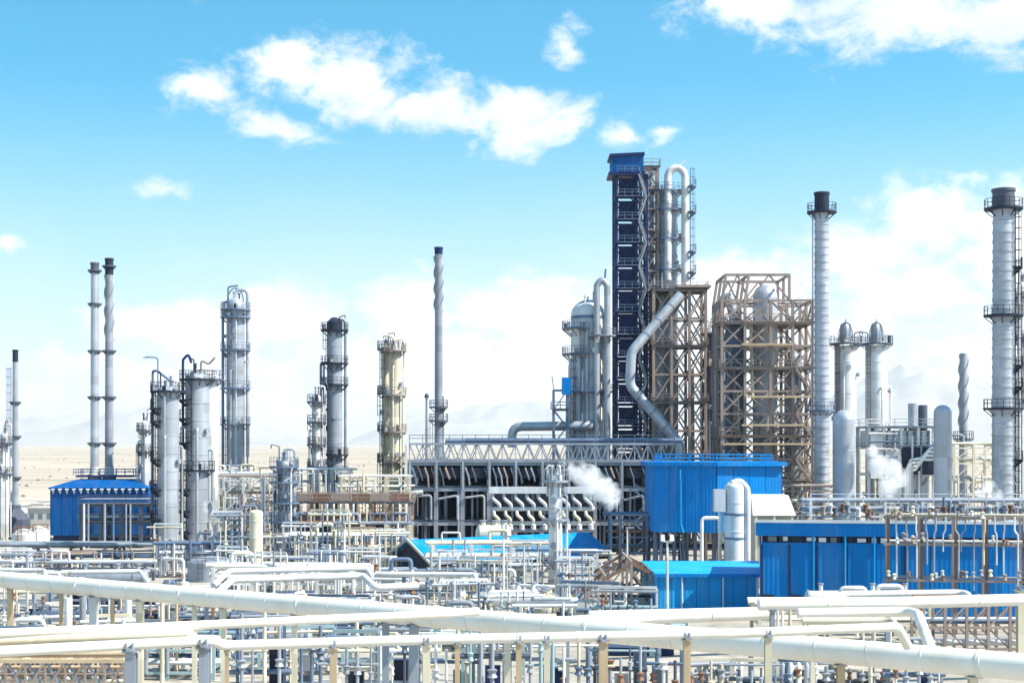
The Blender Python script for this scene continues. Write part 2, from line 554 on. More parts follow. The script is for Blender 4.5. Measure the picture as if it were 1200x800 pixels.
def ladder(t, x, y, z0, z1, out_=(0, -1), m='grey_dark', cage=True, parent=None):
    mb = MB()
    ox, oy = out_
    sx, sy = -oy, ox
    for s in (-0.28, 0.28):
        mb.beam((x + sx * s, y + sy * s, z0), (x + sx * s, y + sy * s, z1), 0.07)
    z = z0 + 0.3
    while z < z1:
        mb.beam((x - sx * 0.28, y - sy * 0.28, z), (x + sx * 0.28, y + sy * 0.28, z), 0.05)
        z += 0.6
    if cage:
        z = z0 + 2.4
        while z < z1:
            arc = [(x + sx * 0.4 * math.cos(a) + ox * 0.75 * math.sin(a), y + sy * 0.4 * math.cos(a) + oy * 0.75 * math.sin(a), z) for a in [PI * k / 6 for k in range(7)]]
            mb.tube(arc, 0.035, 4)
            z += 1.4
        for a in (PI * 0.2, PI * 0.5, PI * 0.8):
            px_, py_ = x + sx * 0.4 * math.cos(a) + ox * 0.75 * math.sin(a), y + sy * 0.4 * math.cos(a) + oy * 0.75 * math.sin(a)
            mb.beam((px_, py_, z0 + 2.4), (px_, py_, z1), 0.05)
    return t.part('ladder', mb, m, parent, smooth=False)


def pipe_part(t, name, pts, r, m, R=None, n=10, parent=None, flanges=0):
    pts = fillet(pts, R or r * 3.0)
    o = t.part(name, MB().tube(pts, r, n), m, parent)
    return o


def manway(t, r, z, ang, size=0.5, m='grey'):
    dx, dy = math.cos(ang), math.sin(ang)
    mb = MB()
    mb.tube([(dx * (r - 0.1), dy * (r - 0.1), z), (dx * (r + 0.35), dy * (r + 0.35), z)], size * 0.5, 10)
    mb.tube([(dx * (r + 0.35), dy * (r + 0.35), z), (dx * (r + 0.48), dy * (r + 0.48), z)], size * 0.68, 10)
    return t.part('manway', mb, m)


def vessel(name, label, px, d, top, wpx, platforms=(), cat='column', m='alu', deck='grey_dark', base=None, head=0.5,
           bands=0, lad=-0.6, pipes=True, cap=True, cx=None, group=None, pext=1.15, skirt=True, zb=0.0, seed=None, pm=None, arc=None):
    """upright pressure vessel: skirt, shell, domed head, ring platforms, ladder, side pipes"""
    rnd = random.Random(seed if seed is not None else int(px * 7 + d))
    t = Thing(name, label, cat, px, d, zb, group)
    r = t.S(wpx) / 2
    zt = t.Z(top)
    hh = r * head * 2 if head else 0.0
    zs = min(2.5, zt * 0.15)
    if skirt:
        t.part('skirt', MB().lathe([(r * 1.12, 0), (r * 1.12, 0.3), (r * 1.0, 0.31), (r * 0.985, zs)], 24), 'concrete')
    sh = t.part('shell', MB().lathe([(r, zs if skirt else 0), (r, zt - hh)], 28, caps=not head), m)
    if head:
        t.part('top_head', MB().lathe([(r * 1.0, zt - hh)] + dome(r, zt - hh, hh), 28), m)
    for k in range(bands):
        z = zs + (zt - hh - zs) * (k + 0.5) / bands
        t.part('band', MB().lathe([(r * 1.0, z - 0.12), (r * 1.012 + 0.015, z - 0.1), (r * 1.012 + 0.015, z + 0.1), (r, z + 0.12)], 28, caps=False), m)
    for py in platforms:
        a0, a1 = (0, 2 * PI) if (arc is None or rnd.random() < 0.3) else arc
        ring_platform(t, t.Z(py), r + 0.03, r + pext, deck, a0, a1)
    zl = [2.0] + sorted(t.Z(p) for p in platforms)
    if lad is not None:
        ang = -PI / 2 + lad
        for i in range(len(zl) - 1):
            a = ang + (0.25 if i % 2 else -0.25)
            dx, dy = math.cos(a), math.sin(a)
            ladder(t, dx * (r + 0.25), dy * (r + 0.25), zl[i], zl[i + 1] + 1.0, (dx, dy), deck)
    if pipes:
        for k in range(3):
            a = rnd.uniform(-PI * 0.95, -PI * 0.05) if k else rnd.choice([-PI * 0.98, -PI * 0.02])
            pr = rnd.uniform(0.12, 0.22) * (r / 1.6) ** 0.5
            z1 = zt * rnd.uniform(0.6, 0.97)
            dx, dy = math.cos(a), math.sin(a)
            rr = r + pr + 0.35
            pipe_part(t, 'riser_pipe', [(dx * (r - 0.1), dy * (r - 0.1), z1), (dx * rr, dy * rr, z1), (dx * rr, dy * rr, 0.5)], pr, pm or m, pr * 2.5, 8)
        for k in range(4):
            manway(t, r, zt * rnd.uniform(0.2, 0.9), rnd.uniform(-PI, 0), 0.55)
    if platforms and lad is not None:
        dv = rnd.uniform(0, 2 * PI)
        q = r * 0.8
        t.part('davit', MB().tube(fillet([(q * math.cos(dv), q * math.sin(dv), zt - hh), (q * math.cos(dv), q * math.sin(dv), zt + 1.7), ((r + 0.9) * math.cos(dv), (r + 0.9) * math.sin(dv), zt + 1.9), ((r + 0.9) * math.cos(dv), (r + 0.9) * math.sin(dv), zt + 1.4)], 0.35), 0.09, 6), deck)
        for k in range(3):
            a = rnd.uniform(0, 2 * PI); q = r * rnd.uniform(0.2, 0.7); h_ = rnd.uniform(0.5, 1.3)
            t.part('vent_stub', MB().lathe([(0.13, zt - hh), (0.13, zt + h_ - 0.2), (0.22, zt + h_ - 0.2), (0.22, zt + h_)], 8, (q * math.cos(a), q * math.sin(a), 0)), rnd.choice([m, deck, 'grey']))
        for py in platforms:
            for k in range(2):
                a = rnd.uniform(-PI, 0); q = r + pext * 0.6
                hb = rnd.uniform(0.5, 1.1)
                t.part('instrument_box', MB().box((q * math.cos(a), q * math.sin(a), t.Z(py) + 0.24 + hb / 2), (rnd.uniform(0.3, 0.6), 0.3, hb)), rnd.choice(['white', 'grey', 'dark', 'cream']), smooth=False)
    if cap and head:
        pr = max(0.14, r * 0.2)
        pipe_part(t, 'overhead_pipe', [(0, 0, zt - 0.2), (0, 0, zt + 1.3), (r + 0.5, 0.2, zt + 1.3), (r + 0.5, 0.2, zt * 0.35)], pr, pm or m, pr * 3, 10)
    return t, r, zt


def stack(name, label, px, d, top, wt, wb, platforms=(), bands=0, m='alu', tip=None, tipm='dark', strakes=None, deck='dark', lad=None, zb=0.0, pext=0.95, cat='chimney', group=None, rails=True):
    t = Thing(name, label, cat, px, d, zb, group)
    rt, rb = t.S(wt) / 2, t.S(wb) / 2
    zt = t.Z(top)
    zk = t.Z(tip) if tip else zt
    rr = lambda z: rb + (rt - rb) * z / zt
    t.part('base_block', MB().lathe([(rb * 1.6, 0), (rb * 1.6, 0.8), (rb * 1.15, 0.82), (rb * 1.05, 2.0)], 16), 'concrete', smooth=False)
    t.part('shell', MB().lathe([(rb, 0.6), (rr(zk), zk)] + ([(rr(zk) * 0.85, zk), (rr(zk) * 0.85, zk - 3)] if not tip else []), 28), m)
    if tip:
        t.part('tip', MB().lathe([(rr(zk) * 1.06, zk), (rt * 1.06, zt), (rt * 0.88, zt), (rt * 0.88, zt - 2.5)], 28), tipm)
        t.part('rim', MB().lathe([(rt * 1.07, zt - 0.35), (rt * 1.16, zt - 0.3), (rt * 1.16, zt + 0.05), (rt * 0.9, zt + 0.05)], 28, caps=False), tipm)
    for k in range(bands):
        z = 3 + (zk - 4) * (k + 0.5) / bands
        q = rr(z)
        t.part('band', MB().lathe([(q, z - 0.2), (q + 0.07, z - 0.16), (q + 0.07, z + 0.16), (q, z + 0.2)], 28, caps=False), m)
    for py in platforms:
        z = t.Z(py)
        ring_platform(t, z, rr(z) + 0.02, rr(z) + pext, deck, rail=rails)
    if lad is not None:
        zl = [1.5] + sorted(t.Z(p) for p in platforms)
        for i in range(len(zl) - 1):
            a = -PI / 2 + lad
            dx, dy = math.cos(a), math.sin(a)
            q = rr(zl[i]) + 0.3
            ladder(t, dx * q, dy * q, zl[i], zl[i + 1] + 1.0, (dx, dy), deck)
    if strakes:
        z0, z1, turns, fh = t.Z(strakes[1]), t.Z(strakes[0]), strakes[2], strakes[3]
        for j in range(3):
            vs, fs = [], []
            N = 40
            for k in range(N + 1):
                z = z0 + (z1 - z0) * k / N
                a = 2 * PI * (turns * k / N + j / 3)
                q = rr(z)
                for rad, da in ((q - 0.02, -0.05), (q + fh, -0.03), (q + fh, 0.03), (q - 0.02, 0.05)):
                    vs.append((rad * math.cos(a + da), rad * math.sin(a + da), z))
            for k in range(N):
                for i in range(4):
                    i2 = (i + 1) % 4
                    fs.append((k * 4 + i, k * 4 + i2, k * 4 + 4 + i2, k * 4 + 4 + i))
            fs.append((3, 2, 1, 0)); fs.append((N * 4, N * 4 + 1, N * 4 + 2, N * 4 + 3))
            t.part('helical_strake', MB().add(vs, fs), m, smooth=False)
    return t, rr, zt


def lattice(t, xs, ys, zs, cw=0.35, bw=0.28, dw=0.2, m='brown', brace='x', floors=(), seed=1, inner=True, floor_m='grey_dark', skip=0.0, z0=0.0, rails=True):
    """steel frame: one bar per column, beam and brace; grating floors with hand rails"""
    rnd = random.Random(seed)
    zt = zs[-1]
    for i, x in enumerate(xs):
        for j, y in enumerate(ys):
            t.bar('column', (x, y, z0), (x, y, zt + cw * 0.3), cw, cw, m)
    for z in zs:
        for j, y in enumerate(ys):
            for i in range(len(xs) - 1):
                t.bar('beam', (xs[i] + cw / 2, y, z), (xs[i + 1] - cw / 2, y, z), bw * 0.8, bw, m)
        for i, x in enumerate(xs):
            if not inner and 0 < i < len(xs) - 1:
                continue
            for j in range(len(ys) - 1):
                t.bar('beam', (x, ys[j] + cw / 2, z), (x, ys[j + 1] - cw / 2, z), bw * 0.8, bw, m)
    lv = [z0] + list(zs)
    for k in range(len(lv) - 1):
        za, zb_ = lv[k], lv[k + 1]
        for j in (0, len(ys) - 1):
            y = ys[j]
            yo = y - 0.03 if j == 0 else y + 0.03
            for i in range(len(xs) - 1):
                if rnd.random() < skip:
                    continue
                if brace == 'x':
                    t.bar('brace', (xs[i], yo, za), (xs[i + 1], yo, zb_), dw, dw, m)
                    t.bar('brace', (xs[i + 1], yo + dw, za), (xs[i], yo + dw, zb_), dw, dw, m)
                elif brace == 'k':
                    xm = (xs[i] + xs[i + 1]) / 2
                    t.bar('brace', (xs[i], yo, za), (xm, yo, zb_), dw, dw, m)
                    t.bar('brace', (xs[i + 1], yo, za), (xm, yo, zb_), dw, dw, m)
                elif brace == 'z':
                    a, b = (xs[i], xs[i + 1]) if (k + i) % 2 else (xs[i + 1], xs[i])
                    t.bar('brace', (a, yo, za), (b, yo, zb_), dw, dw, m)
        for i in (0, len(xs) - 1):
            for j in range(len(ys) - 1):
                if brace and rnd.random() >= skip:
                    a, b = (ys[j], ys[j + 1]) if k % 2 else (ys[j + 1], ys[j])
                    t.bar('brace', (xs[i] + 0.03, a, za), (xs[i] + 0.03, b, zb_), dw, dw, m)
    for z in floors:
        p = t.part('floor', MB().box(((xs[0] + xs[-1]) / 2, (ys[0] + ys[-1]) / 2, z + bw / 2 + 0.05), (xs[-1] - xs[0] + 0.9, ys[-1] - ys[0] + 0.9, 0.08)), floor_m, smooth=False)
        if rails:
            e = 0.4
            q = z + bw / 2 + 0.09
            path = [(xs[0] - e, ys[0] - e, q), (xs[-1] + e, ys[0] - e, q), (xs[-1] + e, ys[-1] + e, q), (xs[0] - e, ys[-1] + e, q)]
            t.part('railing', rail_mb(path, 1.1, 0.08, 1.8, True), m, p, smooth=False)


def stairs(t, x0, x1, y, zs, m='brown', w=0.9):
    """zigzag flights between levels"""
    for k in range(len(zs) - 1):
        a, b = (x0, x1) if k % 2 == 0 else (x1, x0)
        mb = MB()
        for s in (-w / 2, w / 2):
            mb.beam((a, y + s, zs[k]), (b, y + s, zs[k + 1]), 0.08, 0.25)
            mb.beam((a, y + s, zs[k] + 1.0), (b, y + s, zs[k + 1] + 1.0), 0.07)
        n = max(4, int((zs[k + 1] - zs[k]) / 0.3))
        for i in range(n):
            f = (i + 0.5) / n
            mb.box((a + (b - a) * f, y, zs[k] + (zs[k + 1] - zs[k]) * f), (0.28, w, 0.05))
        t.part('stair_flight', mb, m, smooth=False)


def drum(t, x, y, z, L, r, m='white', ax=(1, 0), saddle=True, z0=0.0, name='shell', ring=True):
    """horizontal drum with dished ends, girth flanges and saddles (axis in plan)"""
    ax = Vector((ax[0], ax[1], 0)).normalized()
    c = Vector((x, y, z))
    N = 5
    pts, rs = [], []
    for k in range(N):
        a = PI / 2 * k / N
        pts.append(c - ax * (L / 2 + r * 0.45 * math.cos(a))); rs.append(max(0.02, r * math.sin(a)))
    pts += [c - ax * L / 2, c + ax * L / 2]; rs += [r, r]
    for k in range(N - 1, -1, -1):
        a = PI / 2 * k / N
        pts.append(c + ax * (L / 2 + r * 0.45 * math.cos(a))); rs.append(max(0.02, r * math.sin(a)))
    sh = t.part(name, MB().tube(pts, rs, 18), m)
    if ring:
        for f in (-0.5, 0.5, 0.36):
            p = c + ax * (L * f)
            t.part('flange', MB().tube([p - ax * 0.09, p + ax * 0.09], r * 1.12, 18), 'grey')
    if saddle:
        for f in (-0.3, 0.3):
            p = c + ax * (L * f)
            s = Vector((-ax.y, ax.x, 0))
            mb = MB()
            a, b = p - s * r * 0.75, p + s * r * 0.75
            mb.beam(Vector((p.x, p.y, z0)), Vector((p.x, p.y, z - r * 0.6)), 0.3, r * 1.4)
            t.part('saddle', mb, 'concrete', smooth=False)
    return sh

ground_mat('track_pale', (0.62, 0.55, 0.45), (0.55, 0.48, 0.39), (0.48, 0.42, 0.34), 0.02, 0.1)
ground_mat('track_dark', (0.30, 0.25, 0.19), (0.26, 0.22, 0.17), (0.36, 0.30, 0.23), 0.02, 0.1)

# ================================================================== THE SETTING
def structure(name, mb, m, loc=(0, 0, 0), smooth=False):
    return single(name, None, None, mb, m, loc, kind='structure', smooth=smooth)


gb = MB()
rad = [0, 60, 150, 400, 1000, 2500, 6000, 12000, 20000, 30000]
NA = 72
vs, fs = [(0, 0, 0)], []
for r in rad[1:]:
    for k in range(NA):
        a = 2 * PI * k / NA
        vs.append((r * math.cos(a), r * math.sin(a), 0))
for k in range(NA):
    fs.append((0, 1 + k, 1 + (k + 1) % NA))
for i in range(len(rad) - 2):
    for k in range(NA):
        a, b = 1 + i * NA + k, 1 + i * NA + (k + 1) % NA
        fs.append((a, a + NA, b + NA, b))
structure('desert_ground', gb.add(vs, fs), 'desert', (0, 150, 0))
structure('plant_yard', MB().add([(-150, 20, 0), (150, 20, 0), (150, 330, 0), (-150, 330, 0)], [(0, 1, 2, 3)]), 'paving', (0, 0, 0.02))


def mountains(name, x0, x1, y0, y1, prof, seed, nx=110, ny=22):
    """ridge heightfield; prof = [(x, height)] of the crest"""
    mb = MB(); vs, fs = [], []
    for j in range(ny + 1):
        fy = j / ny
        for i in range(nx + 1):
            x = x0 + (x1 - x0) * i / nx
            h = 0.0
            for (xa, ha), (xb, hb) in zip(prof[:-1], prof[1:]):
                if xa <= x <= xb:
                    s = (x - xa) / (xb - xa); s = s * s * (3 - 2 * s)
                    h = ha + (hb - ha) * s
            y = y0 + (y1 - y0) * fy
            n = mnoise.fractal(Vector((x * 0.0008 + seed, y * 0.0008, seed)), 0.9, 2.1, 6)
            k = math.sin(PI * min(1, fy * 1.0)) ** 0.85
            z = h * k * (1 + 0.34 * n) + 70 * n * k
            edge = min(1, i / 5, (nx - i) / 5)
            vs.append((x, y, max(-2, z * edge - (1 - k) * 3)))
    for j in range(ny):
        for i in range(nx):
            a = j * (nx + 1) + i
            fs.append((a, a + 1, a + nx + 2, a + nx + 1))
    return structure(name, mb.add(vs, fs), 'rock', smooth=True)


mountains('mountains_right', 2300, 9800, 15500, 21500, [(2300, 40), (3400, 360), (4700, 800), (5500, 740), (7000, 850), (9800, 420)], 2.3)
mountains('mountains_left', -12000, -2000, 16500, 23000, [(-12000, 700), (-9000, 620), (-6400, 260), (-5400, 300), (-4100, 520), (-2000, 60)], 5.1)
mountains('mountains_centre', -2300, 2600, 18500, 24500, [(-2300, 60), (-1100, 420), (-100, 540), (900, 480), (2600, 140)], 8.7)
hz = MB().box((0, 150, 624), (61000, 61000, 1252))
haze = single('haze', 'thin pale desert haze over the whole plain', 'haze', hz, 'white', (0, 0, 0), kind='stuff', smooth=False)
haze.data.materials.clear()
hm = bpy.data.materials.new('haze'); hm.use_nodes = True
hm.node_tree.nodes.clear()
ho = hm.node_tree.nodes.new('ShaderNodeOutputMaterial')
hv = hm.node_tree.nodes.new('ShaderNodeVolumePrincipled')
hv.inputs['Color'].default_value = (0.86, 0.93, 1.0, 1)
hv.inputs['Density'].default_value = 3.8e-5
hv.inputs['Anisotropy'].default_value = 0.2
hm.node_tree.links.new(hv.outputs[0], ho.inputs['Volume'])
haze.data.materials.append(hm)

for i, (d0, d1, w_) in enumerate(((420, 470, 7), (700, 640, 9), (1300, 1500, 16), (2600, 2300, 30))):
    structure('dirt_track', MB().add([(-900 - d0, d0, 0), (900 + d1, d1, 0), (900 + d1, d1 + w_, 0), (-900 - d0, d0 + w_, 0)], [(0, 1, 2, 3)]), ['track_pale', 'track_dark'][i % 2], (0, 0, 0.03 + 0.03 * i))
sb = MB()
rq = random.Random(9)
for k in range(1100):
    d = 345 * (1 + 11 * rq.random() ** 1.6)
    x = rq.uniform(-0.42, 0.42) * d
    r = rq.uniform(0.4, 1.3); h = r * rq.uniform(0.5, 0.9)
    ring = [(x + r * rq.uniform(0.7, 1.2) * math.cos(a), d + r * math.sin(a), h * 0.35) for a in [2 * PI * j / 6 for j in range(6)]]
    sb.add([(x, d, h)] + ring + [(x, d, -0.05)], [(0, 1 + j, 1 + (j + 1) % 6) for j in range(6)] + [(7, 1 + (j + 1) % 6, 1 + j) for j in range(6)])
mat('scrub', (0.24, 0.21, 0.14), 0.9, dirt=(0.25, 0.2, 0.13), amt=0.7, scale=0.05, streak=False)
single('desert_scrub', 'low dry scrub dotted over the tan plain', 'scrub', sb, 'scrub', (0, 0, 0), kind='stuff', smooth=False)
# ================================================================== FAR LEFT
# thin stack at the left edge
t, rr, zt = stack('stack', 'thin pale grey stack at the far left edge of the plant', 18, 262, 410, 6, 8, platforms=(472, 512, 560), m='alu', tip=424, deck='grey_dark', pext=0.5, rails=False)
ladder(t, -0.75, -0.2, 4, zt - 3, (-1, 0), 'steel_blue')
t.part('heater_box', MB().lathe([(2.6, 0.5), (2.6, 3.2), (1.0, 5.0), (0.9, 5.6)], 8), 'grey_dark', smooth=False)
for s in (-2, 2):
    t.bar('leg', (s, -1.6, 0), (s, -1.6, 1.0), 0.3, 0.3, 'grey_dark')
# short column beside it
vessel('column', 'slim short column half cut by the left picture edge', 5, 256, 506, 9, (520, 556), m='white', pext=0.8)
# blue fired heater house with its two stacks
t = Thing('heater_house', 'royal blue clad heater house under the twin thin stacks', 'building', 116, 247)
x0, x1 = t.X(60), t.X(172)
ztop, zr = t.Z(571), t.Z(562)
D = 11.0
t.part('core', MB().box(((x0 + x1) / 2, D / 2 + 0.2, ztop / 2 + 0.2), (x1 - x0 - 0.5, D - 0.3, ztop - 0.6)), 'navy', smooth=False)
n = 9
for k in range(n):
    a, b = x0 + (x1 - x0) * k / n, x0 + (x1 - x0) * (k + 1) / n
    t.part('wall_panel', MB().box(((a + b) / 2, 0, ztop / 2 + 0.6), (b - a - 0.06, 0.16, ztop - 1.4)), 'blue_dark', smooth=False)
for xs_ in (x0, x1):
    for k in range(6):
        y = D * (k + 0.5) / 6
        t.part('wall_panel', MB().box((xs_ + (0.12 if xs_ > 0 else -0.12), y + 0.1, ztop / 2 + 0.6), (0.16, D / 6 - 0.06, ztop - 1.4)), 'blue_dark', smooth=False)
for k in range(14):
    a = x0 + 0.4 + (x1 - x0 - 0.8) * k / 13
    t.part('vent_bracket', MB().prism([(a - 0.28, -0.5, ztop - 0.3), (a + 0.28, -0.5, ztop - 0.3), (a, -0.2, ztop - 1.1)], (0.0, 0.35, 0.3)), 'white', smooth=False)
e = 0.35
rf = MB()
p0 = [(x0 - e, -e, ztop), (x1 + e, -e, ztop), (x1 + e, D + e, ztop), (x0 - e, D + e, ztop)]
p1 = [(x0 + 3.2, 3, zr), (x1 - 3.2, 3, zr), (x1 - 3.2, D - 3, zr), (x0 + 3.2, D - 3, zr)]
rf.add([(x, y, z - 0.25) for x, y, z in p0] + p0 + p1, [(3, 2, 1, 0)] + [(i, (i + 1) % 4, (i + 1) % 4 + 4, i + 4) for i in range(4)] + [(i + 4, (i + 1) % 4 + 4, (i + 1) % 4 + 8, i + 8) for i in range(4)] + [(8, 9, 10, 11)])
roof = t.part('roof', rf, 'blue_dark', smooth=False)
t.part('roof_deck', MB().box(((x0 + x1) / 2, D / 2, zr + 0.5), (x1 - x0 - 6.0, 4.5, 0.3)), 'navy', roof, smooth=False)
t.part('railing', rail_mb([(x0 + 2.8, 2.6, zr + 0.65), (x1 - 2.8, 2.6, zr + 0.65), (x1 - 2.8, D - 2.6, zr + 0.65), (x0 + 2.8, D - 2.6, zr + 0.65)], 1.0, 0.08, 1.5, True), 'blue_dark', roof, smooth=False)
stack('stack', 'smooth left one of the twin thin stacks above the blue heater house', 111, 252, 308, 9, 10, platforms=(318, 357, 412, 466, 520), m='alu', tip=320, tipm='grey_dark', deck='grey_dark', zb=WZ(561, 252), pext=0.5, rails=False, group='twin heater stacks')
stack('stack', 'right one of the twin thin stacks, dark tipped with spiral fins near its top', 128, 253, 303, 9, 10, platforms=(313, 412, 466, 520), m='grey', tip=322, deck='grey_dark', strakes=(322, 400, 1.2, 0.2), zb=WZ(561, 253), pext=0.5, rails=False, group='twin heater stacks')
# dark steel frame in front of the house
t = Thing('steel_frame', 'dark steel pipe frame standing before the blue heater house', 'steel frame', 140, 236)
xs = [t.X(p) for p in (95, 118, 142, 165, 188)]
lattice(t, xs, [0, 5], [t.Z(636), t.Z(612), t.Z(592)], 0.5, 0.4, 0.25, 'grey_dark', None, floors=(t.Z(612), t.Z(592)))
for k in range(7):
    z = t.Z(random.choice([633, 609, 589])) + 0.5
    t.rod('pipe', (xs[0] - 0.5, 0.6 + k * 0.6, z), (xs[-1] + 0.5, 0.6 + k * 0.6, z), random.uniform(0.2, 0.45), random.choice(['grey', 'white', 'steel_blue']))
for k in range(6):
    x = xs[0] + random.uniform(0, xs[-1] - xs[0])
    t.rod('riser_pipe', (x, -0.5, 0), (x, -0.5, t.Z(590)), random.uniform(0.18, 0.4), random.choice(['grey', 'white', 'steel_blue']))


def pipe_rack(name, label, pxa, pxb, d, levels, depth=4.0, bay=6.0, npipes=6, post='grey', pipes=('white', 'alu', 'grey'), dia=(0.15, 0.4), rz=0.0, seed=0, cat='pipe rack', group=None, posts=True, cw=0.3, brace=False, stubs=0):
    """pipe rack: portal frames with pipes on each level (levels are photo rows)"""
    rnd = random.Random(seed)
    pxm = (pxa + pxb) / 2
    t = Thing(name, label, cat, pxm, d, 0, group, rz)
    L = t.S(pxb - pxa)
    zs = sorted(t.Z(p) for p in levels)
    n = max(1, round(L / bay))
    for k in range(n + 1):
        x = -L / 2 + L * k / n
        for y in (0, depth):
            t.bar('column', (x, y, 0), (x, y, zs[-1] + 0.2), cw, cw, post)
        for z in zs:
            t.bar('beam', (x, 0.15, z), (x, depth - 0.15, z), cw * 0.8, cw * 0.9, post)
        if brace and k < n:
            for (za, zb_) in zip([0] + zs[:-1], zs):
                t.bar('brace', (x, -0.03, za), (x + L / n, -0.03, zb_), 0.12, 0.12, post)
    for z in zs:
        t.bar('beam', (-L / 2, 0, z - 0.35), (L / 2, 0, z - 0.35), cw * 0.6, cw * 0.7, post)
        for k in range(npipes):
            y = 0.25 + (depth - 0.5) * (k + 0.5) / npipes
            dd = rnd.uniform(*dia)
            xa, xb = -L / 2 - rnd.uniform(0, 1), L / 2 + rnd.uniform(0, 1)
            zc = z + cw * 0.45 + dd / 2
            m = rnd.choice(pipes)
            if rnd.random() < 0.35:
                xm = rnd.uniform(-L * 0.35, L * 0.35)
                pipe_part(t, 'pipe', [(xa, y, zc), (xm, y, zc), (xm, y, max(0.5, zc - rnd.uniform(1.2, 3.0)))] if rnd.random() < 0.5 else
                          [(xa, y, zc), (xm - 1, y, zc), (xm - 1, y, zc + 1.2), (xm + 1, y, zc + 1.2), (xm + 1, y, zc), (xb, y, zc)], dd / 2, m, dd, 8)
            else:
                t.rod('pipe', (xa, y, zc), (xb, y, zc), dd, m)
    for k in range(stubs):
        x = rnd.uniform(-L / 2, L / 2); z = rnd.choice(zs)
        dd = rnd.uniform(0.12, 0.3)
        t.rod('drop_pipe', (x, -0.25, rnd.uniform(0.2, 0.8)), (x, -0.25, z + rnd.uniform(-0.2, 0.8)), dd, rnd.choice(pipes))
    return t


pipe_rack('pipe_rack', 'low dark pipe rack crossing in front of the blue heater house', -20, 186, 205, (642, 655), 5, 6, 6, 'grey_dark', ('white', 'grey', 'steel_blue'), (0.25, 0.6), seed=3)
pipe_rack('pipe_rack', 'low rack with white pipes near the ground at far left', -30, 170, 176, (662, 672), 4, 5, 5, 'grey_dark', ('white', 'alu'), (0.2, 0.4), seed=4)

# ================================================================== LEFT COLUMNS
vessel('column', 'slim white column peeping between the twin stacks and the grey column', 170, 250, 492, 9, (505, 530), m='white', pext=0.8)
t, r, zt = vessel('column', 'stout grey column with dark flat topped deck, left of the pair', 197, 195, 452, 25, (460,), m='alu', head=0.25, bands=9, deck='dark', cap=False, pext=0.9)
t.part('vent_pipe', MB().tube(fillet([(-r - 0.6, 0, 4), (-r - 0.6, 0, zt + 1.8), (-r - 0.1, 0, zt + 2.0), (0.3, 0, zt + 0.6)], 0.5), 0.16, 8), 'steel_blue')
for py in (480, 495, 540, 575, 610):
    ring_platform(t, t.Z(py), r + 0.03, r + 0.9, 'dark', PI * 0.9, PI * 1.35, n=6)
t = Thing('lamp_post', 'thin lamp post with bent arm above the grey column', 'lamp post', 185, 198)
t.part('pole', MB().tube(fillet([(0, 0, 0), (0, 0, t.Z(419)), (t.S(-14), 0, t.Z(418))], 0.4), 0.09, 8), 'steel_blue')
t.part('lamp', MB().box((t.S(-14), 0, t.Z(418) - 0.08), (0.7, 0.3, 0.16)), 'grey', smooth=False)
# pair: grey column and white conical bottomed vessel
t, r, zt = vessel('column', 'tall grey column with bent black vent pipe on its top', 231, 200, 436, 27, (446, 552), m='alu', head=0.25, bands=10, deck='dark', cap=False, pext=0.8)
t.part('vent_pipe', MB().tube(fillet([(-r - 0.3, -0.2, t.Z(520)), (-r - 0.3, -0.2, zt + 1.6), (-r + 0.4, -0.2, zt + 2.4), (-r + 0.8, -0.2, zt + 1.2)], 0.5), 0.17, 8), 'navy')
pipe_part(t, 'vent_pipe', [(0.6, -0.4, zt - 0.3), (0.6, -0.4, zt + 1.6), (1.6, -0.4, zt + 1.0), (2.4, -0.4, zt + 1.9)], 0.14, 'brown')
for py in (470, 492, 520, 575, 600, 625):
    ring_platform(t, t.Z(py), r + 0.03, r + 0.9, 'dark', PI * 0.85, PI * 1.35, n=6)
t = Thing('hopper_vessel', 'sunlit white vessel with cone bottom behind the tall grey column', 'vessel', 246, 206)
r = t.S(19) / 2
t.part('shell', MB().lathe([(r * 0.25, t.Z(612)), (r, t.Z(575)), (r, t.Z(442))] + dome(r, t.Z(442), 0.8), 24), 'white')
ring_platform(t, t.Z(446), r + 0.02, r + 0.8, 'grey_dark')
t.part('cone_outlet', MB().tube([(0, 0, 0.5), (0, 0, t.Z(611))], 0.35, 10), 'white')
for s in (-1, 1):
    for y in (-1, 1):
        t.bar('leg', (s * r * 0.9, y * r * 0.9, 0), (s * r * 0.75, y * r * 0.75, t.Z(570)), 0.25, 0.25, 'white')
# column C with blue platforms
t, r, zt = vessel('column', 'tall silver column with four blue grey ring decks and caged top', 276, 250, 349, 21, (364, 373, 411, 456, 498), m='alu', bands=12, deck='steel_blue', head=0.45, pext=1.0)
t.part('top_davit', MB().tube(fillet([(-1.2, 0, zt - 1), (-1.2, 0, zt + 1.8), (0.4, 0, zt + 2.0)], 0.4), 0.14, 8), 'steel_blue')
t.part('top_hoop', MB().tube([(1.3 * math.cos(a), 0, zt - 0.6 + 2.2 * math.sin(a)) for a in [PI * k / 10 for k in range(11)]], 0.1, 6), 'steel_blue')
pipe_part(t, 'riser_pipe', [(-0.5, -0.3, zt - 0.5), (-r - 0.55, -0.3, zt - 0.8), (-r - 0.55, -0.3, 4)], 0.22, 'steel_blue')
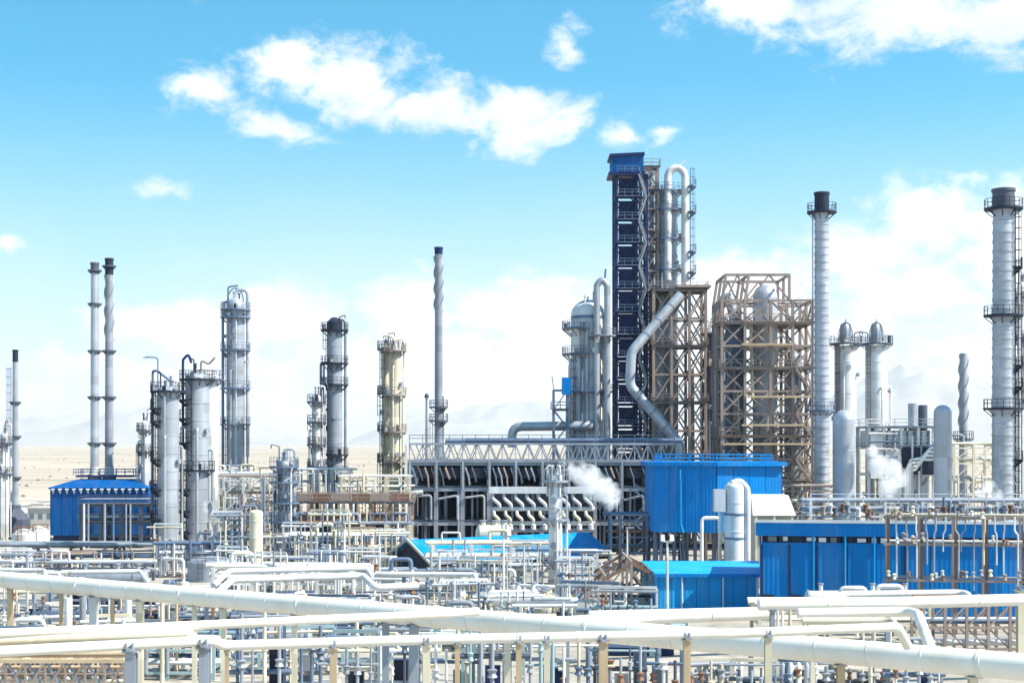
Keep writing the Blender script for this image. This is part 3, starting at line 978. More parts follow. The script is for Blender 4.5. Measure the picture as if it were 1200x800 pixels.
# slim column and dark headed column
vessel('column', 'slim pale column standing just left of the dark headed column', 371, 238, 462, 11, (472, 496, 522, 548), m='white', pext=0.8)
t, r, zt = vessel('column', 'tall blue grey column with black head and side loops', 392, 244, 384, 18, (388, 427, 452, 534, 556), m='grey', bands=8, deck='dark', head=0.4, pext=1.0)
t.part('top_block', MB().lathe([(1.0, zt - 0.6), (1.25, zt - 0.5), (1.25, zt + 0.9), (0.5, zt + 1.6), (0.05, zt + 1.7)], 14), 'dark')
t.part('top_hoop', MB().tube([(0.9 + 1.1 * math.cos(a), 0.2, zt - 1.0 + 2.4 * math.sin(a)) for a in [PI * k / 10 for k in range(11)]], 0.12, 6), 'steel_blue')
for (pa, pb) in ((425, 452), (455, 500), (480, 532)):
    pipe_part(t, 'side_loop', [(-r + 0.1, -0.5, t.Z(pa)), (-r - 0.9, -0.5, t.Z(pa)), (-r - 0.9, -0.5, t.Z(pb)), (-r + 0.1, -0.5, t.Z(pb))], 0.2, 'steel_blue')
# cream twin columns
vessel('column', 'cream column, left and thinner of the tied cream pair', 452, 232, 404, 9, (410, 462, 505, 541), m='cream', pext=0.75, deck='grey_dark', group='tied cream columns')
t, r, zt = vessel('column', 'sunlit cream column with crowned deck, right of the tied cream pair', 463, 230, 408, 13, (412, 464, 507, 542), m='cream', pext=0.9, deck='brown', group='tied cream columns')
for a in (0.3, 1.2, 2.2, 3.4, 4.6):
    t.part('lifting_lug', MB().beam((r * math.cos(a), r * math.sin(a), zt - 1), (r * math.cos(a) * 1.5, r * math.sin(a) * 1.5, zt + 1.2), 0.15), 'grey_dark', smooth=False)
# straked flare stack
t, rr, zt = stack('flare_stack', 'tall thin blue grey stack with spiral fins rising behind the cooler bank', 514, 258, 290, 9, 10, platforms=(478, 494), m='grey', tip=298, tipm='navy', strakes=(300, 366, 1.2, 0.22), deck='grey_dark', pext=0.9)
ladder(t, -1.0, -0.2, 5, zt * 0.42, (-1, 0), 'grey')
pipe_part(t, 'riser_pipe', [(0.9, 0, 3), (0.9, 0, t.Z(465)), (0.3, 0, t.Z(460))], 0.22, 'white')
t = Thing('mast', 'bare thin mast left of the spiral finned stack', 'mast', 500, 256)
t.part('pole', MB().tube([(0, 0, 0), (0, 0, t.Z(462))], [0.3, 0.2], 8), 'grey')
t.part('head', MB().lathe([(0.35, t.Z(466)), (0.4, t.Z(465)), (0.25, t.Z(461))], 8), 'grey_dark')

# ================================================================== LEFT CENTRE UNIT
t = Thing('air_cooler', 'brown roofed air cooler bank on cream legs, left of centre', 'air cooler', 415, 205)
xs = [t.X(p) for p in (342, 365, 388, 411, 434, 457, 480)]
lattice(t, xs, [0, 6], [t.Z(632), t.Z(608), t.Z(588)], 0.38, 0.34, 0.2, 'brown', None, floors=(t.Z(590),))
for i in range(6):
    xm = (xs[i] + xs[i + 1]) / 2
    w = xs[i + 1] - xs[i]
    t.part('fan_ring', MB().lathe([(w * 0.46, t.Z(588) + 0.4), (w * 0.40, t.Z(582)), (w * 0.44, t.Z(579)), (w * 0.40, t.Z(579)), (w * 0.37, t.Z(582))], 16, (xm, 3, 0)), 'brown')
    t.part('header_box', MB().box((xm, 0.7, t.Z(583)), (w * 0.92, 0.8, 1.2)), 'rust' if i % 2 else 'brown', smooth=False)
    for k in range(3):
        x = xs[i] + w * (k + 0.5) / 3
        pipe_part(t, 'nozzle_pipe', [(x, 0.5, t.Z(587)), (x, -0.7, t.Z(592)), (x, -0.7, t.Z(612))], 0.12, random.choice(['brown', 'rust', 'cream', 'white']), 0.3, 6)
t.part('header_pipe', MB().tube([(xs[0] - 0.5, -0.7, t.Z(612)), (xs[-1] + 0.3, -0.7, t.Z(612))], 0.28, 10), 'rust')
t.part('header_pipe', MB().tube([(xs[0], -0.4, t.Z(601)), (xs[3], -0.4, t.Z(601))], 0.25, 10), 'white')
for k in range(16):
    x = random.uniform(xs[0], xs[-1])
    t.rod('riser_pipe', (x, -0.9 - random.random() * 0.8, 0.2), (x, -0.9 - random.random() * 0.1, t.Z(random.uniform(608, 640))), random.uniform(0.15, 0.4), random.choice(['cream', 'cream', 'white', 'grey', 'steel_blue']))
# pale rack behind with railing
pipe_rack('pipe_rack', 'cream high level pipe rack behind the small grey column', 256, 345, 222, (557, 575, 596), 5, 4, 6, 'cream', ('white', 'cream', 'brown', 'grey'), (0.2, 0.45), seed=11, brace=True, stubs=10)
pipe_rack('pipe_rack', 'grey lower rack of risers between the cream stub and the air cooler', 255, 345, 200, (606, 628, 646), 5, 4, 6, 'steel_blue', ('white', 'steel_blue', 'brown', 'grey'), (0.2, 0.45), seed=12, brace=True, stubs=16)
pipe_rack('pipe_rack', 'steel blue rack below the brown air cooler', 340, 470, 192, (630, 648), 4, 3.5, 5, 'steel_blue', ('steel_blue', 'white', 'cream'), (0.2, 0.5), seed=13, stubs=22)
pipe_rack('pipe_rack', 'blue grey rack at the feet of the grey column pair', 184, 262, 184, (640, 652), 5, 3.5, 6, 'steel_blue', ('steel_blue', 'white', 'grey'), (0.2, 0.5), seed=14, stubs=14)
pipe_rack('pipe_rack', 'white multi level rack rising behind the cream stub column', 262, 330, 214, (560, 580, 600, 620), 4, 3, 5, 'white', ('white', 'cream', 'grey', 'brown'), (0.2, 0.45), seed=15, brace=True, stubs=14)
pipe_rack('pipe_rack', 'cream railed rack top just left of the long cooler structure', 400, 478, 216, (560, 572, 592), 4, 3, 5, 'cream', ('cream', 'white', 'brown'), (0.2, 0.4), seed=16, stubs=14)
pipe_rack('pipe_rack', 'white rack of risers under the right half of the brown cooler', 395, 480, 198, (616, 636, 652), 4, 3, 5, 'cream', ('cream', 'white', 'grey', 'steel_blue'), (0.2, 0.4), seed=17, stubs=20)
pipe_rack('pipe_rack', 'small pale rack between the grey column pair and the silver column', 252, 292, 226, (548, 562, 580), 4, 2.5, 4, 'white', ('white', 'cream', 'grey'), (0.2, 0.4), seed=18, brace=True, stubs=10)
pipe_rack('pipe_rack', 'pale rack at the feet of the slim and dark headed columns', 345, 410, 232, (552, 566), 4, 3, 5, 'white', ('white', 'cream', 'steel_blue'), (0.2, 0.4), seed=19, stubs=14)
vessel('column', 'short cream stub column with two brown hoops', 300, 190, 597, 16, (), m='cream', head=0.2, bands=3, pipes=False, cap=False, lad=None)
t, r, zt = vessel('column', 'small grey column wrapped in crowded decks and pipes', 333, 196, 538, 15, (548, 566, 590, 612), m='alu', head=0.4, deck='steel_blue', pext=1.1)
for k in range(9):
    a = random.uniform(0, 2 * PI); q = r + random.uniform(0.4, 1.0)
    t.rod('riser_pipe', (q * math.cos(a), q * math.sin(a), 2), (q * math.cos(a), q * math.sin(a), zt * random.uniform(0.7, 1.1)), random.uniform(0.14, 0.28), random.choice(['white', 'steel_blue', 'grey']))
# low tanks at the foot of the grey pair
t = Thing('storage_tank', 'squat grey tank at the feet of the tall grey columns', 'tank', 246, 180)
t.part('shell', MB().lathe([(t.S(26), 0), (t.S(26), t.Z(658)), (t.S(20), t.Z(653)), (0.02, t.Z(651))], 28), 'grey')
t.part('railing', rail_mb([(t.S(24) * math.cos(2 * PI * k / 12), t.S(24) * math.sin(2 * PI * k / 12), t.Z(657)) for k in range(12)], 0.9, 0.06, 2, True), 'grey_dark', smooth=False)
ladder(t, -0.6, -t.S(26) - 0.2, 0.2, t.Z(655), (0, -1))
for i, (pa, pb, d, py, m) in enumerate(((258, 345, 231, 590, 'grey_dark'), (346, 476, 214, 602, 'grey_dark'))):  # added dark sheds that darken the gaps between the racks
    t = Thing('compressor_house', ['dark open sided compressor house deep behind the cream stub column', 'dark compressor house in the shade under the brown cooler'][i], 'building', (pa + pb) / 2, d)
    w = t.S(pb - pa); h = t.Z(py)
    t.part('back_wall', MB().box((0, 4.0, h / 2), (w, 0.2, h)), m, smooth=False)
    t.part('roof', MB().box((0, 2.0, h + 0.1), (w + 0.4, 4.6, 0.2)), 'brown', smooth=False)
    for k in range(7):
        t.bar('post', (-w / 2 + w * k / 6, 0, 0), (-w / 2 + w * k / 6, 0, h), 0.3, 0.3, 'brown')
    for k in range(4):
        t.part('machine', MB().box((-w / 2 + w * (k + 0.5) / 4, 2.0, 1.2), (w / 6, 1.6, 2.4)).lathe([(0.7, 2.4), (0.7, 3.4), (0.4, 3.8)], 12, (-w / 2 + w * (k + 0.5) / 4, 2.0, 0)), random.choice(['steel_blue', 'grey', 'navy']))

# ================================================================== COOLER BUILDING (centre)
t = Thing('air_cooler', 'long dark steel cooler structure with truss roof in the centre', 'air cooler', 640, 222)
xs = [t.X(480 + 31.0 * k) for k in range(11)]
DEP = 14
zs = [t.Z(613), t.Z(573), t.Z(543)]
lattice(t, xs, [0, DEP / 2, DEP], zs, 0.6, 0.55, 0.3, 'grey', None)
for k, z in enumerate((t.Z(613), t.Z(573), t.Z(543))):
    t.part('deck', MB().box(((xs[0] + xs[-1]) / 2, DEP / 2, z + 0.42), (xs[-1] - xs[0] + 0.8, DEP + 0.6, 0.14)), 'grey_dark', smooth=False)
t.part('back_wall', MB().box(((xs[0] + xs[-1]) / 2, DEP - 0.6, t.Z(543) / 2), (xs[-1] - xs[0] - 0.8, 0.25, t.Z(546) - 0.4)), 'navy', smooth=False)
# roof truss
zt0, zt1 = t.Z(540), t.Z(520)
for y in (-0.3, DEP + 0.3):
    t.bar('truss_chord', (xs[0], y, zt0), (xs[-1], y, zt0), 0.3, 0.32, 'grey')
    t.bar('truss_chord', (xs[0], y, zt1), (xs[-1], y, zt1), 0.3, 0.32, 'grey')
    nb = 40
    for k in range(nb):
        a = xs[0] + (xs[-1] - xs[0]) * k / nb
        b = xs[0] + (xs[-1] - xs[0]) * (k + 1) / nb
        t.bar('truss_web', (a, y, zt0 if k % 2 else zt1), (b, y, zt1 if k % 2 else zt0), 0.16, 0.16, 'grey')
        if y < 0 and k % 2 == 0:
            t.bar('truss_web', (a, y + 0.05, zt0), (a, y + 0.05, zt1), 0.14, 0.14, 'alu')
for k in range(11):
    t.bar('roof_beam', (xs[k], -0.1, zt1 + 0.02), (xs[k], DEP + 0.1, zt1 + 0.02), 0.24, 0.26, 'grey')
t.part('roof_header', MB().tube([(t.X(545), 1.5, zt1 + 0.5), (t.X(800), 1.5, zt1 + 0.5)], 0.4, 10), 'steel_blue')
t.part('roof_header', MB().tube([(t.X(520), 4.5, zt1 + 0.4), (t.X(700), 4.5, zt1 + 0.4)], 0.35, 10), 'steel_blue')
t.part('railing', rail_mb([(xs[0], -0.35, zt1 + 0.2), (xs[-1], -0.35, zt1 + 0.2)], 1.1, 0.09, 1.9), 'steel_blue', smooth=False)
# fan bays: bundles of bent header pipes between white frame posts
for k in range(10):
    w = xs[k + 1] - xs[k]
    t.bar('bay_post', (xs[k] + 0.1, -0.55, t.Z(572)), (xs[k] + 0.1, -0.55, t.Z(541)), 0.28, 0.28, 'alu')
    t.part('fan_ring', MB().lathe([(w * 0.47, t.Z(560)), (w * 0.42, t.Z(553)), (w * 0.47, t.Z(548)), (w * 0.44, t.Z(548)), (w * 0.39, t.Z(553))], 18, (xs[k] + w / 2, 2.6, 0)), 'grey_dark')
    for q in range(4):
        if random.random() < 0.12:
            continue
        x = xs[k] + w * (q + 0.6 + random.uniform(-0.15, 0.15)) / 4.3
        pipe_part(t, 'header_bend', [(x, 1.0, t.Z(546)), (x - 0.1, -0.4, t.Z(548)), (x + 0.35, -0.4, t.Z(558)), (x + 0.5, -0.3, t.Z(random.uniform(560, 572)))], random.uniform(0.1, 0.17), random.choice(['brown', 'grey_dark', 'steel_blue', 'brown', 'grey']), 0.5, 6)
# lower bays: vertical drops and equipment in the dark
for k in range(10):
    for q in range(3):
        x = xs[k] + (xs[k + 1] - xs[k]) * random.uniform(0.2, 0.85)
        t.rod('drop_pipe', (x, random.uniform(-0.3, 3), 0.1), (x, random.uniform(-0.3, 3), t.Z(573)), random.uniform(0.2, 0.45), random.choice(['steel_blue', 'grey', 'grey_dark', 'alu']))
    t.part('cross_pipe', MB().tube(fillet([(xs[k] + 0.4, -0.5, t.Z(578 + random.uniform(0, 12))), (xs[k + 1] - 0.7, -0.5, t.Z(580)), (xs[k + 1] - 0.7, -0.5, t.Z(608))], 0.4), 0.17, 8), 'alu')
# left end: tall white downcomer
pipe_part(t, 'downcomer', [(xs[0] + 2, -0.9, t.Z(576)), (xs[0] - 0.4, -0.9, t.Z(578)), (xs[0] - 0.4, -0.9, 0.2)], 0.32, 'white', 0.9)
t.bar('end_post', (xs[0] - 0.5, -0.6, 0), (xs[0] - 0.5, -0.6, t.Z(519)), 0.35, 0.35, 'white')
stairs(t, t.X(742), t.X(762), -1.4, [0, t.Z(630), t.Z(612), t.Z(592), t.Z(573)], 'steel_blue')
# white manifold in front
t = Thing('pipe_manifold', 'long white manifold with two rows of bent branch pipes', 'manifold', 635, 214)
xa, xb = t.X(576), t.X(697)
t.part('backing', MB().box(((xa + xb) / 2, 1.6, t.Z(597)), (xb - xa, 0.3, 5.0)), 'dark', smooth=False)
t.part('top_beam', MB().box(((xa + xb) / 2, 0.0, t.Z(574)), (xb - xa + 0.6, 1.2, 0.9)), 'white', smooth=False)
for zc, m in ((t.Z(596), 'white'), (t.Z(613), 'white'), (t.Z(621), 'grey')):
    t.rod('header', (xa, 0.1, zc), (xb, 0.1, zc), 0.6, m)
for k in range(9):
    x = xa + (xb - xa) * (k + 0.4) / 9
    pipe_part(t, 'branch_pipe', [(x - 0.5, 0.2, t.Z(578)), (x - 0.45, -0.3, t.Z(584)), (x + 0.5, -0.3, t.Z(591)), (x + 0.5, 0.0, t.Z(597))], 0.26, 'white', 0.5, 10)
    pipe_part(t, 'branch_pipe', [(x - 0.3, 0.0, t.Z(597)), (x - 0.3, -0.4, t.Z(603)), (x + 0.4, -0.4, t.Z(608)), (x + 0.4, 0.0, t.Z(614))], 0.24, 'cream', 0.5, 10)
    t.part('valve', MB().lathe([(0.05, -0.45), (0.36, -0.35), (0.36, 0.35), (0.05, 0.45)], 10, (x + 0.4, -0.4, t.Z(617))), 'white')
for k in range(6):
    x = xa + (xb - xa) * k / 5
    t.bar('leg', (x, 0.9, 0), (x, 0.9, t.Z(577)), 0.3, 0.3, 'grey')

# ================================================================== REACTOR AND REGENERATOR (right of centre)
t, r, zt = vessel('regenerator', 'big white domed regenerator vessel beside the navy shaft tower', 689, 252, 352, 40, (386, 416), m='white', head=0.42, deck='steel_blue', cap=False, pext=1.5, bands=6, arc=(PI * 0.75, PI * 1.5), cat='vessel')
t.part('dome_cover', MB().lathe([(r * 1.01, t.Z(372) - 0.3), (r * 1.01, t.Z(372))] + dome(r * 1.01, t.Z(372), t.Z(352) - t.Z(372) + 0.12), 28), 'steel_blue')
xl = t.X(704)
t.part('cyclone_pipe', MB().tube(fillet([(xl - 0.85, -r - 0.6, 6), (xl - 0.85, -r - 0.6, t.Z(337)), (xl, -r - 0.6, t.Z(329)), (xl + 0.85, -r - 0.6, t.Z(337)), (xl + 0.85, -r - 0.6, 6)], 0.9, 6), 0.52, 12), 'alu')
t.part('cyclone_pipe', MB().tube(fillet([(xl - 2.4, -r - 0.2, 6), (xl - 2.4, -r - 0.2, t.Z(378))], 1.2, 6), 0.4, 12), 'alu')
t.part('vent_mast', MB().tube([(xl + 0.4, -r - 0.6, t.Z(334)), (xl + 0.6, -r - 0.6, t.Z(318))], 0.16, 6), 'steel_blue')
ring_platform(t, t.Z(396), 0.9, 2.3, 'grey', c=(xl, -r - 0.6), n=14)
ring_platform(t, t.Z(460), r + 0.03, r + 1.3, 'steel_blue')
for k in range(8):
    a = random.uniform(-PI, 0); q = r + 0.6
    t.rod('riser_pipe', (q * math.cos(a), q * math.sin(a), 4), (q * math.cos(a), q * math.sin(a), zt * random.uniform(0.4, 0.8)), random.uniform(0.25, 0.5), random.choice(['steel_blue', 'white', 'grey']))
pipe_part(t, 'transfer_line', [(t.X(600), -r, t.Z(524)), (t.X(600), -r, t.Z(500)), (t.X(690), -r - 1.5, t.Z(499)), (t.X(690), -r + 1, t.Z(497))], 0.75, 'alu', 1.8, 14)
t = Thing('steel_frame', 'small blue grey steel frame with blue cabin left of the regenerator', 'steel frame', 657, 246)
xs = [t.X(649), t.X(665)]
lattice(t, xs, [0, 3], [t.Z(600), t.Z(560), t.Z(520), t.Z(500), t.Z(480), t.Z(457)], 0.35, 0.25, 0.16, 'steel_blue', 'z', floors=(t.Z(480),))
t.part('cabin', MB().box((t.X(664), 0.5, t.Z(452)), (1.5, 1.8, 2.7)), 'blue', smooth=False)
t.part('antenna', MB().tube([(xs[0], 0, t.Z(457)), (xs[0] - 0.3, 0, t.Z(440))], 0.08, 5), 'steel_blue')

# navy shaft tower
t = Thing('shaft_tower', 'tallest tower, dark navy stair and lift shaft with blue cabin on top', 'tower', 738, 250)
xs = [t.X(721), t.X(746), t.X(758)]
nl = 16
zs = [t.Z(205) * (k + 1) / nl for k in range(nl)]
lattice(t, xs, [0, 4.2], zs, 0.42, 0.3, 0.2, 'navy', 'x', seed=5)
for k in range(nl):
    za = zs[k - 1] if k else 0
    t.part('shaft_panel', MB().box((t.X(735), 0.9, (za + zs[k]) / 2), (t.S(19), 0.14, (zs[k] - za) * 0.78)), 'navy', smooth=False)
    t.bar('shaft_pipe', (t.X(724), 1.8, za), (t.X(724), 1.8, zs[k]), 0.35, 0.35, 'steel_blue')
    t.bar('shaft_pipe', (t.X(752), 2.6, za), (t.X(752), 2.6, zs[k]), 0.6, 0.6, 'grey_dark')
    t.part('landing', MB().box((t.X(736), -0.5, zs[k] + 0.2), (t.S(26), 1.0, 0.1)), 'steel_blue', smooth=False)
    t.part('landing_rail', rail_mb([(t.X(723), -0.95, zs[k] + 0.25), (t.X(749), -0.95, zs[k] + 0.25)], 1.0, 0.08, 1.2), 'steel_blue', smooth=False)
stairs(t, t.X(748), t.X(757), -0.6, [0] + zs, 'grey', 0.9)
zc = t.Z(205)
cab = t.part('cabin', MB().box((t.X(735), 2.0, (zc + t.Z(184)) / 2 + 0.2), (t.S(37), 5.2, t.Z(184) - zc)), 'blue_dark', smooth=False)
t.part('cabin_roof', MB().prism([(t.X(714), -1.0, t.Z(184.5)), (t.X(755), -1.0, t.Z(182.5)), (t.X(755), -1.0, t.Z(179.5)), (t.X(714), -1.0, t.Z(181.5))], (0, 6.4, 0)), 'navy', cab, smooth=False)
t.part('cabin_sill', MB().box((t.X(734), 2.0, zc + 0.1), (t.S(42), 6.0, 0.5)), 'navy', cab, smooth=False)
t.part('railing', rail_mb([(t.X(746), -0.4, zc + 0.6), (t.X(768), -0.4, zc - 0.6)], 1.1, 0.09, 1.0), 'brown', smooth=False)
# brown lattice between shaft and reactor
t = Thing('steel_frame', 'tall narrow brown lattice tied to the navy shaft tower', 'steel frame', 763, 254)
xs = [t.X(757), t.X(771)]
zs = [t.Z(196) * (k + 1) / 18 for k in range(18)]
lattice(t, xs, [0, 3], zs, 0.4, 0.28, 0.2, 'brown', 'x', floors=(zs[-1], zs[-5], zs[-9]))
t.rod('riser_pipe', (t.X(764), 1.5, 0), (t.X(764), 1.5, t.Z(200)), 0.9, 'grey')

# reactor with U bend
t, r, zt = vessel('reactor', 'silver reactor column with U shaped pipe looping over its top', 781, 256, 222, 27, (226, 248, 282, 318), m='alu', head=0.3, deck='steel_blue', cap=False, pext=1.0, bands=8, cat='column')
xb = t.X(791)
wb = t.S(20) / 2
t.part('loop_pipe', MB().tube(fillet([(xb - wb, -r - 0.2, t.Z(330)), (xb - wb, -r - 0.2, t.Z(222))], 1) + [(xb + wb * math.cos(a), -r - 0.2, t.Z(211) + wb * 1.15 * math.sin(a)) for a in [PI - PI * k / 10 for k in range(11)]] + [(xb + wb, -r - 0.2, t.Z(345))], 0.62, 14), 'white')
ladder(t, xb + wb + 0.9, -r - 0.2, t.Z(345), t.Z(200), (1, 0), 'steel_blue')
for py in (222, 252, 298, 322):
    ring_platform(t, t.Z(py), 0.65, 1.9, 'steel_blue', -0.9, 0.9, (xb + wb, -r - 0.2), n=6)
t.part('vent_mast', MB().tube([(xb + 0.3, -r, t.Z(197)), (xb + 1.6, -r, t.Z(190))], 0.1, 6), 'white')

# lattice support right of the reactor
t = Thing('steel_frame', 'dark lattice platform tower with flat deck behind the kinked pipe', 'steel frame', 805, 248)
xs = [t.X(766), t.X(787), t.X(808), t.X(827)]
zs = [t.Z(340) * (k + 1) / 9 for k in range(9)]
lattice(t, xs, [0, 5.5], zs, 0.45, 0.36, 0.24, 'brown', 'x', floors=(zs[-1], zs[6], zs[4], zs[2]), seed=3)
t.part('top_deck', MB().box((t.X(812), 2.5, zs[-1] + 0.5), (t.S(40), 8, 0.35)), 'brown', smooth=False)
for k in range(7):
    x = random.uniform(xs[0] + 0.5, xs[-1] - 0.5)
    t.rod('riser_pipe', (x, random.uniform(1, 4), 0), (x, random.uniform(1, 4), zs[-1] * random.uniform(0.6, 0.98)), random.uniform(0.4, 1.1), random.choice(['steel_blue', 'grey', 'alu']))
t.part('standpipe', MB().lathe([(1.3, 0), (1.3, t.Z(372)), (0.5, t.Z(362)), (0.4, t.Z(345))], 18, (t.X(777), 2.6, 0)), 'grey')

# kinked transfer pipe
t = Thing('transfer_pipe', 'fat silver pipe kinked like a sideways V in front of the lattice', 'pipe', 738, 240)
pts = [(t.X(800), 3.0, t.Z(343)), (t.X(740), 0, t.Z(412)), (t.X(738), 0, t.Z(452)), (t.X(797), 0.0, t.Z(520)), (t.X(797), 0.0, t.Z(560))]
t.part('pipe', MB().tube(fillet(pts, 2.5, 6), 0.76, 18), 'alu')
for f in (0.2, 0.45, 0.7):
    for (a, b) in ((pts[0], pts[1]), (pts[2], pts[3])):
        a_, b_ = Vector(a), Vector(b)
        c_ = a_.lerp(b_, f); dd_ = (b_ - a_).normalized()
        t.part('clamp_band', MB().tube([c_ - dd_ * 0.15, c_ + dd_ * 0.15], 0.83, 18), 'grey')
for px_, py_ in ((752, 400), (738, 432), (768, 488)):
    t.bar('hanger', (t.X(px_), 0.8, t.Z(py_)), (t.X(px_) + 1.5, 9.5, t.Z(py_) + 0.5), 0.3, 0.3, 'brown')
# shaded vessel and round pipe behind
t, r, zt = vessel('column', 'shaded blue grey cylinder between two brown lattices', 839, 250, 388, 24, (392, 430, 480), m='steel_blue', head=0.15, deck='brown', cap=False, bands=4, pext=0.8)

# brown lattice structure with vessels
t = Thing('steel_frame', 'big rusty brown lattice tower caging tall vessels, right of centre', 'steel frame', 897, 232)
xs = [t.X(p) for p in (846, 873, 903, 929, 952)]
zA = t.Z(322); zB = t.Z(352)
nl = 11
zs = [zB * (k + 1) / nl for k in range(nl)]
lattice(t, xs, [0, 5, 10], zs, 0.42, 0.36, 0.24, 'brown', 'x', floors=(zs[2], zs[4], zs[7], zs[9]), floor_m='brown', seed=8, inner=False, skip=0.05)
for i in range(3):
    for y in (0, 5, 10):
        t.bar('column', (xs[i] if i < 2 else t.X(925), y, zB), (xs[i] + 0.6 if i < 2 else t.X(925), y, zA), 0.38, 0.38, 'brown')
xt = [xs[0] + 0.6, xs[1] + 0.6, t.X(925)]
for y in (0, 10):
    t.bar('beam', (xt[0], y, zA), (xt[2], y, zA), 0.34, 0.4, 'brown')
    for a, b in ((xt[0], xt[1]), (xt[1], xt[2])):
        t.bar('brace', (a, y - 0.05, zB), ((a + b) / 2, y - 0.05, zA), 0.24, 0.24, 'brown')
        t.bar('brace', (b, y + 0.05, zB), ((a + b) / 2, y + 0.05, zA), 0.24, 0.24, 'brown')
for x in xt:
    t.bar('beam', (x, 0, zA), (x, 10, zA), 0.3, 0.34, 'brown')
for (py, pa, pb) in ((404, 868, 928), (465, 872, 948), (520, 846, 950), (498, 868, 940)):
    t.bar('walkway', (t.X(pa), -0.9, t.Z(py)), (t.X(pb), -0.9, t.Z(py)), 1.2, 0.3, 'tan_post')
t.part('caged_vessel', MB().lathe([(1.9, 0), (1.9, t.Z(345))] + dome(1.9, t.Z(345), 2.0), 22, (t.X(903), 5, 0)), 'alu')
t.part('caged_vessel', MB().lathe([(1.5, 0), (1.5, t.Z(380))] + dome(1.5, t.Z(380), 1.5), 22, (t.X(868), 6, 0)), 'steel_blue')
t.part('caged_vessel', MB().lathe([(1.3, 0), (1.3, t.Z(420))] + dome(1.3, t.Z(420), 1.5), 22, (t.X(936), 5, 0)), 'grey')
pipe_part(t, 'return_bend', [(t.X(850), 7, t.Z(500)), (t.X(850), 7, t.Z(352)), (t.X(862), 7, t.Z(340)), (t.X(868), 6, t.Z(372))], 0.8, 'grey', 2.0, 12)
for k in range(34):
    x = random.uniform(xs[0] + 0.5, xs[-1] - 0.5); z = random.choice(zs[:-1])
    t.rod('riser_pipe', (x, random.uniform(0.5, 3), max(0, z - random.uniform(4, 14))), (x, random.uniform(0.5, 3), z), random.uniform(0.2, 0.6), random.choice(['grey', 'brown', 'cream', 'steel_blue']))
stairs(t, xs[3] + 0.3, xs[4] - 0.3, -0.8, [0] + zs[:8], 'brown')

# ================================================================== RIGHT SIDE STACKS AND VESSELS
t, rr, zt = stack('stack', 'tall slim ribbed silver stack with black ringed top, right of the lattice', 963, 215, 226, 16, 18, platforms=(250,), bands=42, m='alu', tip=250, deck='dark', pext=1.1)
ladder(t, -rr(20) - 0.3, -0.3, 3, t.Z(250), (-1, 0), 'steel_blue', cage=False)
ring_platform(t, t.Z(482), rr(t.Z(482)) + 0.02, rr(t.Z(482)) + 0.8, 'steel_blue')
pipe_rack('pipe_rack', 'brown pipe bridge behind the foot of the slim ribbed stack', 915, 985, 208, (572, 590, 606), 4, 4, 4, 'brown', ('brown', 'cream', 'grey'), (0.2, 0.5), seed=21, brace=True)


def silo(px, d, label, w=25):
    t, r, zt = vessel('silo', label, px, d, 403, w, (404,), m='white', head=0.12, deck='grey_dark', cap=False, bands=6, pext=0.9, pipes=True, cat='silo', group='capped silos')
    t.part('dome_cap', MB().lathe([(r * 0.5, zt - 0.3), (r * 0.5, t.Z(390)), (r * 0.46, t.Z(385)), (r * 0.36, t.Z(381)), (r * 0.2, t.Z(379)), (0.12, t.Z(378)), (0.1, t.Z(374)), (0.02, t.Z(373.5))], 20), 'alu')
    for k in range(7):
        a = 2 * PI * k / 7
        t.part('cap_rib', MB().tube([(r * 0.66 * math.cos(a), r * 0.66 * math.sin(a), t.Z(400)), (r * 0.62 * math.cos(a), r * 0.62 * math.sin(a), t.Z(388)), (r * 0.42 * math.cos(a), r * 0.42 * math.sin(a), t.Z(380)), (0, 0, t.Z(377))], 0.07, 5), 'grey_dark')
    return t, r, zt


silo(991, 236, 'left one of two grey capped silos joined by a deck')
t, r, zt = silo(1027, 237, 'right one of two grey capped silos joined by a deck')
t = Thing('walkway', 'narrow high walkway joining the two capped silos', 'walkway', 1009, 233)
t.part('deck', MB().box((0, 0, t.Z(405)), (t.S(26), 1.1, 0.2)), 'grey_dark', smooth=False)
t.part('railing', rail_mb([(t.S(-13), -0.5, t.Z(404)), (t.S(13), -0.5, t.Z(404))], 1.1, 0.09, 1.2), 'grey_dark', smooth=False)
vessel('vessel', 'smooth pale blue grey domed vessel in front of the left silo', 989, 205, 480, 26, (), m='alu', head=0.45, cap=False, bands=2, cat='vessel', pipes=False)
vessel('vessel', 'smooth pale grey domed vessel right of the chevron pipes', 1105, 200, 474, 21, (), m='alu', head=0.45, cap=False, bands=2, cat='vessel', pipes=False)
# heater with convection bank
t = Thing('fired_heater', 'white and grey heater block with chevron pipes and two stub chimneys', 'fired heater', 1058, 215)
xs = [t.X(p) for p in (1018, 1036, 1056, 1076, 1094)]
lattice(t, xs, [0, 7], [t.Z(588), t.Z(556), t.Z(522), t.Z(500)], 0.4, 0.34, 0.2, 'white', None, floors=(t.Z(502), t.Z(524)), floor_m='steel_blue')
t.part('casing', MB().box((t.X(1056), 3.6, t.Z(515)), (t.S(70), 6.4, t.Z(505) - t.Z(527))), 'white', smooth=False)
t.part('firebox', MB().box((t.X(1060), 4.0, t.Z(556) / 2), (t.S(64), 5.4, t.Z(556))), 'grey', smooth=False)
t.part('louvre_panel', MB().box((t.X(1076), -0.4, (t.Z(524) + t.Z(556)) / 2), (t.S(40), 0.3, t.Z(524) - t.Z(556))), 'dark', smooth=False)  # dark sheet standing in for the shade behind the chevron pipes
